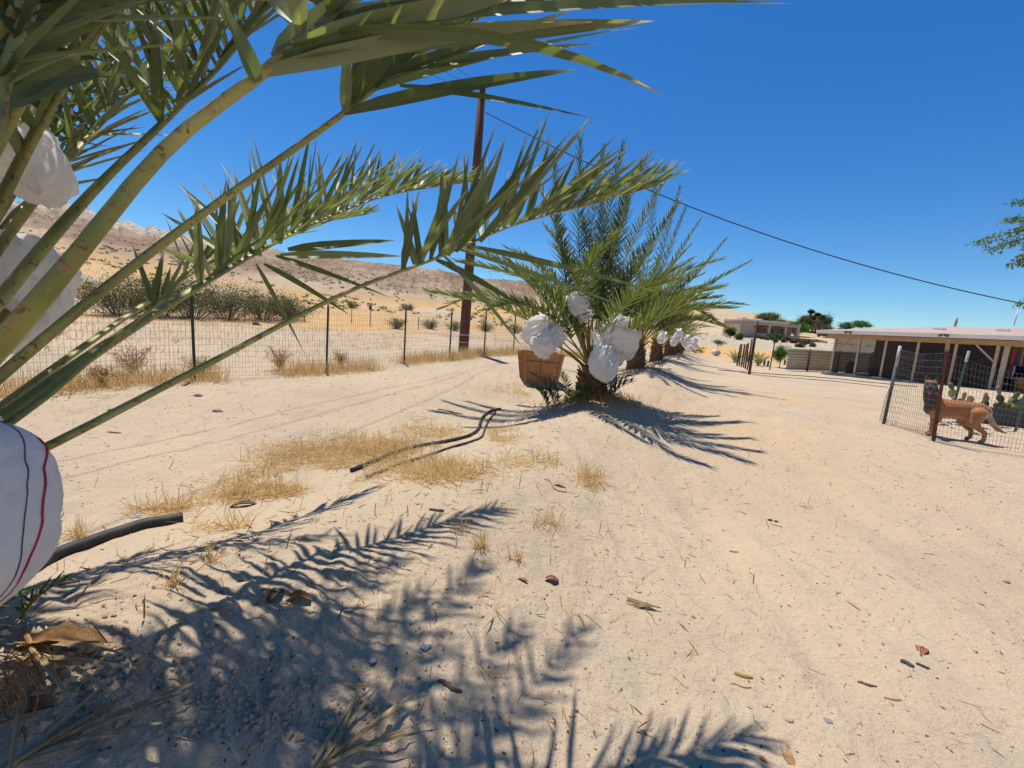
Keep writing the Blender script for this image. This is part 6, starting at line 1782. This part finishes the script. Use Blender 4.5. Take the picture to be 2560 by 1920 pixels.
# ---- litter: what can be told apart is a thing of its own
huskm = simple('brown_husk', (.26, .115, .05), (.40, .22, .10), 14, .7, .25, .3, 60); redhusk = simple('red_husk', (.20, .06, .045), (.32, .12, .075), 14, .6, .3, .3, 50)
barkchip = simple('bark_chip', (.40, .24, .10), (.27, .15, .065), 12, .8, .15, .4, 60); stonem = simple('grey_stone', (.22, .21, .19), (.32, .30, .27), 14, .8, .2, .3, 60); tanst = simple('tan_stone', (.48, .34, .22), (.40, .28, .18), 14, .8, .2, .3, 60)
dungm = simple('dark_dropping', (.055, .05, .05), (.10, .09, .085), 20, .85, .1, .6, 80); fluffm = simple('white_fluff', (.60, .58, .56), (.45, .43, .42), 40, .95, .05, .6, 90)
def pos(px, py): g = G(px, py); return g
def curl(px, py, L, W, az, m_, label, cat='husk', name='dry_husk', arch=.35, cup=.5):
    g = pos(px, py); d = Vector((math.cos(az), math.sin(az), 0)); s = Vector((-d.y, d.x, 0)); mb = MB(); nu, nv = 9, 6
    rgx = random.Random(px * 7 + py); L, W = L * .85, W * .85; g.z -= .006
    for lay in (0, 1):
        for i in range(nu):
            t = i / (nu - 1); w = W * (math.sin(math.pi * (.12 + .8 * t)) ** .7) * (1 + .15 * rgx.uniform(-1, 1))
            for j in range(nv):
                a = j / (nv - 1) * 2 - 1
                z = .004 + arch * L * .5 * math.sin(math.pi * t) * .6 + cup * w * a * a * .5 + .01 * rgx.random() * L * 3 - lay * max(.002, W * .03)
                p = g + d * ((t - .5) * L) + s * (a * w / 2); mb.v.append((p.x, p.y, g.z + z))
    N = nu * nv
    for lay in (0, 1):
        for i in range(nu - 1):
            for j in range(nv - 1):
                q = (lay * N + i * nv + j, lay * N + (i + 1) * nv + j, lay * N + (i + 1) * nv + j + 1, lay * N + i * nv + j + 1); mb.f.append(q if lay == 0 else q[::-1])
    return tag(mb.build(name, m_, None, True), label, cat, 'litter on the sand')
def stick(px, py, L, r, az, m_, label, cat='stick', name='dry_stick', bend=.06):
    g = pos(px, py); d = Vector((math.cos(az), math.sin(az), 0)); rgx = random.Random(px + py * 3)
    P = []
    for i in range(6):
        t = i / 5 - .5; p = g + d * (t * L) + Vector((-d.y, d.x, 0)) * (bend * L * math.sin(i * 1.3 + rgx.random())); P.append((p.x, p.y, gz(p.x, p.y) + r * .8))
    return tag(MB().tube([(a_, b_, c_ - r * .55) for (a_, b_, c_) in P], [r * .8, r * 1.1, r, r * 1.05, r * .9, r * .6], 7, True, .8).build(name, m_, None, True), label, cat, 'litter on the sand')
def rock(px, py, R, m_, label, cat='stone', name='stone', sq=.6, nlump=1):
    g = pos(px, py); R = R * .8; g.z -= R * sq * .35; rgx = random.Random(px * 3 + py); mb = MB()
    for q in range(nlump):
        o = Vector((rgx.gauss(0, R * .8), rgx.gauss(0, R * .6), 0)) if q else Vector()
        for j in range(6):
            for i in range(9):
                a = 6.283 * i / 9; t = math.pi * j / 5; rr = R * (1 + (.22 if nlump < 6 else .65) * rgx.uniform(-1, 1))
                mb.v.append(tuple(g + o + Vector((math.sin(t) * math.cos(a) * rr * 1.25, math.sin(t) * math.sin(a) * rr, R * sq * .6 + math.cos(t) * rr * sq))))
        b_ = q * 54
        for j in range(5):
            for i in range(9): mb.f.append((b_ + j * 9 + i, b_ + (j + 1) * 9 + i, b_ + (j + 1) * 9 + (i + 1) % 9, b_ + j * 9 + (i + 1) % 9))
    return tag(mb.build(name, m_, None, True), label, cat, 'litter on the sand')
curl(2310, 1628, .10, .035, .6, redhusk, 'reddish brown curled husk lying above the dark droppings at right'); curl(2296, 1622, .09, .03, .9, huskm, 'tan husk half under the reddish husk at right')
rock(2268, 1660, .018, dungm, 'pile of dark grey droppings near the right husks', 'dropping', 'dropping', .7, 3); stick(2307, 1666, .05, .008, -.5, dungm, 'dark scaly twig right of the grey droppings', 'twig', 'dark_twig')
curl(1378, 1452, .10, .045, .1, redhusk, 'dark red curled husk just right of the frond shadows', arch=.6); curl(1305, 1450, .08, .022, -.3, huskm, 'thin tan husk left of the dark red one')
curl(745, 1502, .11, .05, .2, huskm, 'big brown curled leaf base in the shade at left', 'leaf base', 'fallen_leaf_base', .5, .9); curl(690, 1495, .09, .04, 1.4, MATS['bark'], 'dark grey upright leaf base next to the brown curl', 'leaf base', 'fallen_leaf_base', 1.2)
curl(150, 1622, .22, .07, .15, barkchip, 'dead leaf base stub in the deep shade at the left edge', 'leaf base', 'fallen_leaf_base', .4, .8); curl(98, 1770, .06, .05, .5, huskm, 'small pinkish leaf scrap in the bottom left corner', 'leaf scrap', 'leaf_scrap')
stick(1091, 1277, .09, .011, .15, MATS['bark'], 'short brown piece of wood above the first frond shadow'); stick(1834, 1380, .055, .008, -.35, stonem, 'short grey stick in the middle of the right sand', 'stick')
stick(1859, 1691, .075, .010, -.3, barkchip, 'tan bark strip just right of the longest shadow tip', 'bark strip', 'bark_strip'); stick(1853, 1716, .09, .004, -.15, barkchip, 'thin straw stick under the tan bark strip'); stick(2168, 1712, .07, .007, -.45, MATS['bark'], 'brown stick left of the two lower right sticks'); stick(2232, 1749, .065, .006, -.2, barkchip, 'yellow brown stick at lower right')
rock(1912, 1764, .014, tanst, 'square tan chip in the lower right sand', 'stone', 'stone', .5); rock(1973, 1800, .018, tanst, 'smooth tan stone left of the grey one at the bottom', 'stone', 'stone', .5); rock(2070, 1803, .017, stonem, 'flat grey brown stone at the bottom right', 'stone', 'stone', .4); curl(1967, 1884, .10, .045, 1.35, barkchip, 'long tan wood chip at the bottom of the picture', 'wood chip', 'wood_chip', .1, .2); curl(1905, 1897, .04, .018, -.7, huskm, 'small orange leaf at the bottom edge', 'leaf scrap', 'leaf_scrap')
rock(1926, 1301, .022, dungm, 'dark brown lump in the upper right sand', 'clod', 'clod', .6, 2); rock(2516, 1456, .02, stonem, 'dark grey stone near the right edge', 'stone', 'stone', .8); curl(1734, 1543, .045, .02, -.6, barkchip, 'small brown chip right of the palm leaf fragment', 'wood chip', 'wood_chip', .2)
curl(1515, 1374, .05, .022, -.4, huskm, 'right of two brown pods on the sand', 'pod', 'brown_pod', .5, -.4); curl(1486, 1384, .045, .02, -1.0, huskm, 'left of two brown pods on the sand', 'pod', 'brown_pod', .5, -.4); rock(1596, 1479, .022, tanst, 'flat pinkish stone above the palm leaf fragment', 'stone', 'stone', .35)
rock(1062, 1617, .014, fluffm, 'white fluffy tissue scrap in the shade', 'tissue', 'tissue_scrap', .6, 9); rock(931, 1650, .009, fluffm, 'small white scrap left of the bigger tissue in the shade', 'tissue', 'tissue_scrap', .7, 6); rock(341, 1291, .014, fluffm, 'white scrap beside the straw above the pipe', 'tissue', 'tissue_scrap', .6, 7); rock(675, 1252, .016, fluffm, 'whitish scrap at the lower edge of the straw', 'tissue', 'tissue_scrap', .6, 7)
stick(1124, 1718, .09, .008, -.1, MATS['bark'], 'dark curled bark piece in the dappled shade', 'bark strip', 'bark_strip'); rock(496, 990, .055, stonem, 'pale grey stone on the left lane under the petioles', 'stone', 'stone', .6); rock(545, 1028, .06, stonem, 'darker grey stone on the left lane right of the pale one', 'stone', 'stone', .5); rock(288, 1028, .045, dungm, 'dark clod on the left lane', 'clod', 'clod', .5, 3); stick(285, 1082, .14, .009, .1, MATS['bark'], 'dark twig on the left lane below the clod', 'twig', 'dark_twig')
rock(2335, 1085, .028, fluffm, 'crumpled white rag at the foot of the dark red post', 'rag', 'white_rag', .9, 9); rock(1960, 1000, .04, huskm, 'small brown clod on the yard track', 'clod', 'clod', .4, 2); curl(1395, 1212, .16, .05, .3, strawm, 'pale bundle of dry palm strips under the second palm', 'leaf strip', 'dry_strip', .2); stick(1385, 1215, .2, .008, -.5, stonem, 'bent grey root piece in the middle foreground', 'root', 'grey_root', .25); stick(1125, 1030, .4, .02, .1, huskm, 'reddish dead leaf stalk on the lane left of the hoses', 'leaf stalk', 'dead_stalk', .1); curl(610, 1265, .2, .06, .4, MATS['bark'], 'grey brown leaf base in the straw at left', 'leaf base', 'fallen_leaf_base', .4)
rock(640, 813, .22, dungm, 'dark rock on the ground beyond the fence', 'stone', 'stone', .8)
# fallen palm leaf fragment
g = pos(1590, 1512); t = thing('palm_leaf_fragment', g, 'dry grey green palm leaf fragment lying on the sand right of the shadows', 'leaf fragment'); rgx = random.Random(4)
d0 = Vector((-.96, .25, 0)); base_ = g + Vector((.13, -.02, .008)); MB().tube([base_, g + Vector((0, 0, .012)), base_ + d0 * .18 + Vector((0, 0, .01))], [.004, .004, .002], 5).build('rachis', barkchip, t)
for k in range(16):
    mb = MB(); p = base_ + d0 * (.01 + .011 * k); s = 1 if k % 2 else -1; dv = (d0 + Vector((.12, .48 * s, 0)) * (.5 + .3 * rgx.random()) + Vector((0, 0, .05 * rgx.random()))).normalized()
    put(mb, leaflet_geo(p, dv, Vector((0, 0, 1)), .09 + .03 * rgx.random(), .010, .05, rgx, 4)); mb.build('leaflet', leaf_dead if k % 3 else leafm, t)
# dead fronds in the lower left corner
for k, (px, py, az, L_, lab) in enumerate(((860, 1880, .9, .34, 'dry palm leaf tuft at the bottom edge in the shade'), (190, 1830, 1.1, .34, 'bleached dry leaflets crossing the bottom left corner'), (90, 1660, -.6, .42, 'dry leaf stalk slanting down at the left edge'))):
    g = pos(px, py); t = thing('dead_palm_leaf', g, lab, 'dead leaf', 'dead leaves round the near palm'); rgx = random.Random(30 + k); d0 = Vector((math.cos(az), math.sin(az), 0))
    MB().tube([g - d0 * L_ * .4 + Vector((0, 0, .01)), g + Vector((0, 0, .02)), g + d0 * L_ * .3 + Vector((0, 0, .015))], [.006, .005, .002], 6).build('rachis', barkchip, t)
    for j in range(9):
        a = az + rgx.uniform(-.7, .7); dv = Vector((math.cos(a), math.sin(a), rgx.uniform(.0, .35))); mb = MB()
        put(mb, leaflet_geo(g - d0 * (L_ * .35 * rgx.random()) + Vector((0, 0, .01)), dv, Vector((0, 0, 1)), L_ * rgx.uniform(.5, 1), .014, .25, rgx, 4)); mb.build('leaflet', leaf_dead, t)
# curly fibre at the very corner
mb = MB(); g = pos(20, 1800)
for k in range(34):
    c = g + Vector((rnd.gauss(0, .03), rnd.gauss(0, .04), .0)); r_ = rnd.uniform(.03, .07); a0_ = rnd.uniform(0, 6.28); tlt = rnd.uniform(-.5, .5)
    mb.tube([c + Vector((math.cos(a0_ + s * .45) * r_ * .7, math.sin(tlt) * .1 * s * .1, .02 + r_ + math.sin(a0_ + s * .45) * r_)) for s in range(9)], .0011, 3, False)
tag(mb.build('fibre_tangle', fibrem), 'curly orange palm fibre tangle in the bottom left corner', 'fibre', kind='stuff')
# crumbs: too many and too small to tell apart
def crumbs(name, label, n, smin, smax, m_, seed, rmax=12, flat=.5, area=None, long=1.0):
    rs_ = np.random.default_rng(seed); r = .9 + (rmax - .9) * rs_.uniform(0, 1, n) ** 1.3; az = rs_.uniform(math.radians(-56), math.radians(56), n)
    x, y = r * np.sin(az), r * np.cos(az)
    if area is not None: P2 = sample(area, n, rs_); x, y = P2[:, 0], P2[:, 1]; r = np.hypot(x, y)
    n = len(x); z = ground_h(x, y); s = rs_.uniform(smin, smax, n) * (.6 + .10 * r) * rs_.uniform(.4, 1, n)
    o8 = np.array([[1, 0, 0], [0, 1, 0], [-1, 0, 0], [0, -1, 0], [0, 0, 1], [0, 0, -.6]], float)
    a = rs_.uniform(0, 6.283, n); ca, sa = np.cos(a), np.sin(a)
    v = o8[None] * (1 + .35 * rs_.uniform(-1, 1, (n, 6, 1))); v = v * np.array([long, 1, flat])[None, None]
    vx = v[..., 0] * ca[:, None] - v[..., 1] * sa[:, None]; vy = v[..., 0] * sa[:, None] + v[..., 1] * ca[:, None]
    co = np.stack([vx * s[:, None] + x[:, None], vy * s[:, None] + y[:, None], v[..., 2] * s[:, None] + z[:, None] + (s * flat * .3)[:, None]], -1).reshape(-1, 3)
    tri = np.array([(0, 1, 4), (1, 2, 4), (2, 3, 4), (3, 0, 4), (1, 0, 5), (2, 1, 5), (3, 2, 5), (0, 3, 5)])
    f = (np.arange(n)[:, None, None] * 6 + tri[None]).reshape(-1, 3)
    mb = MB(); mb.v = [tuple(p) for p in co]; mb.f = [tuple(int(i) for i in q) for q in f]
    return tag(mb.build(name, m_), label, 'litter', kind='stuff')
crumbs('fine_gravel', 'fine grey grit scattered over the sand', 4800, .0025, .006, stonem, 1, 9)
crumbs('tan_gravel', 'pale sand lumps scattered over the ground', 4200, .003, .010, tanst, 2, 9)
crumbs('bark_crumbs', 'small brown plant crumbs scattered over the sand', 4600, .003, .009, MATS['bark'], 3, 12, .4, None, 2.2)
crumbs('husk_crumbs', 'orange brown husk flakes scattered over the sand', 2000, .004, .010, huskm, 4, 11, .35, None, 1.8)
crumbs('soil_clods', 'crumbly soil clods on the shaded bank of the near palm', 900, .006, .022, tanst, 5, 4, .8, [(350, 1700, 330, 160), (200, 1650, 150, 100), (700, 1780, 250, 90)])
XY = np.stack([rs.uniform(-6, 7, 2600), rs.uniform(1.2, 10, 2600)], 1); ok = fbm(XY[:, 0] * .7, XY[:, 1] * .7, 3, 7) > .02
stuff_blades('loose_straw', 'single straws scattered over the sand', [blades(XY[ok], .09, .0032, 2.6, rs, .003)], strawm)
XY = sample([(2420, 1060, 90, 18)], 120, rs); rsn = 0
crumbs('pen_droppings', 'dark clods scattered over the ground inside the pen', 60, .018, .035, dungm, 6, 5, .5, [(2480, 1066, 75, 22), (2380, 1060, 60, 8)], 1.5)
crumbs('yard_clods', 'dark bits scattered over the yard', 500, .004, .010, dungm, 8, 26, .5)
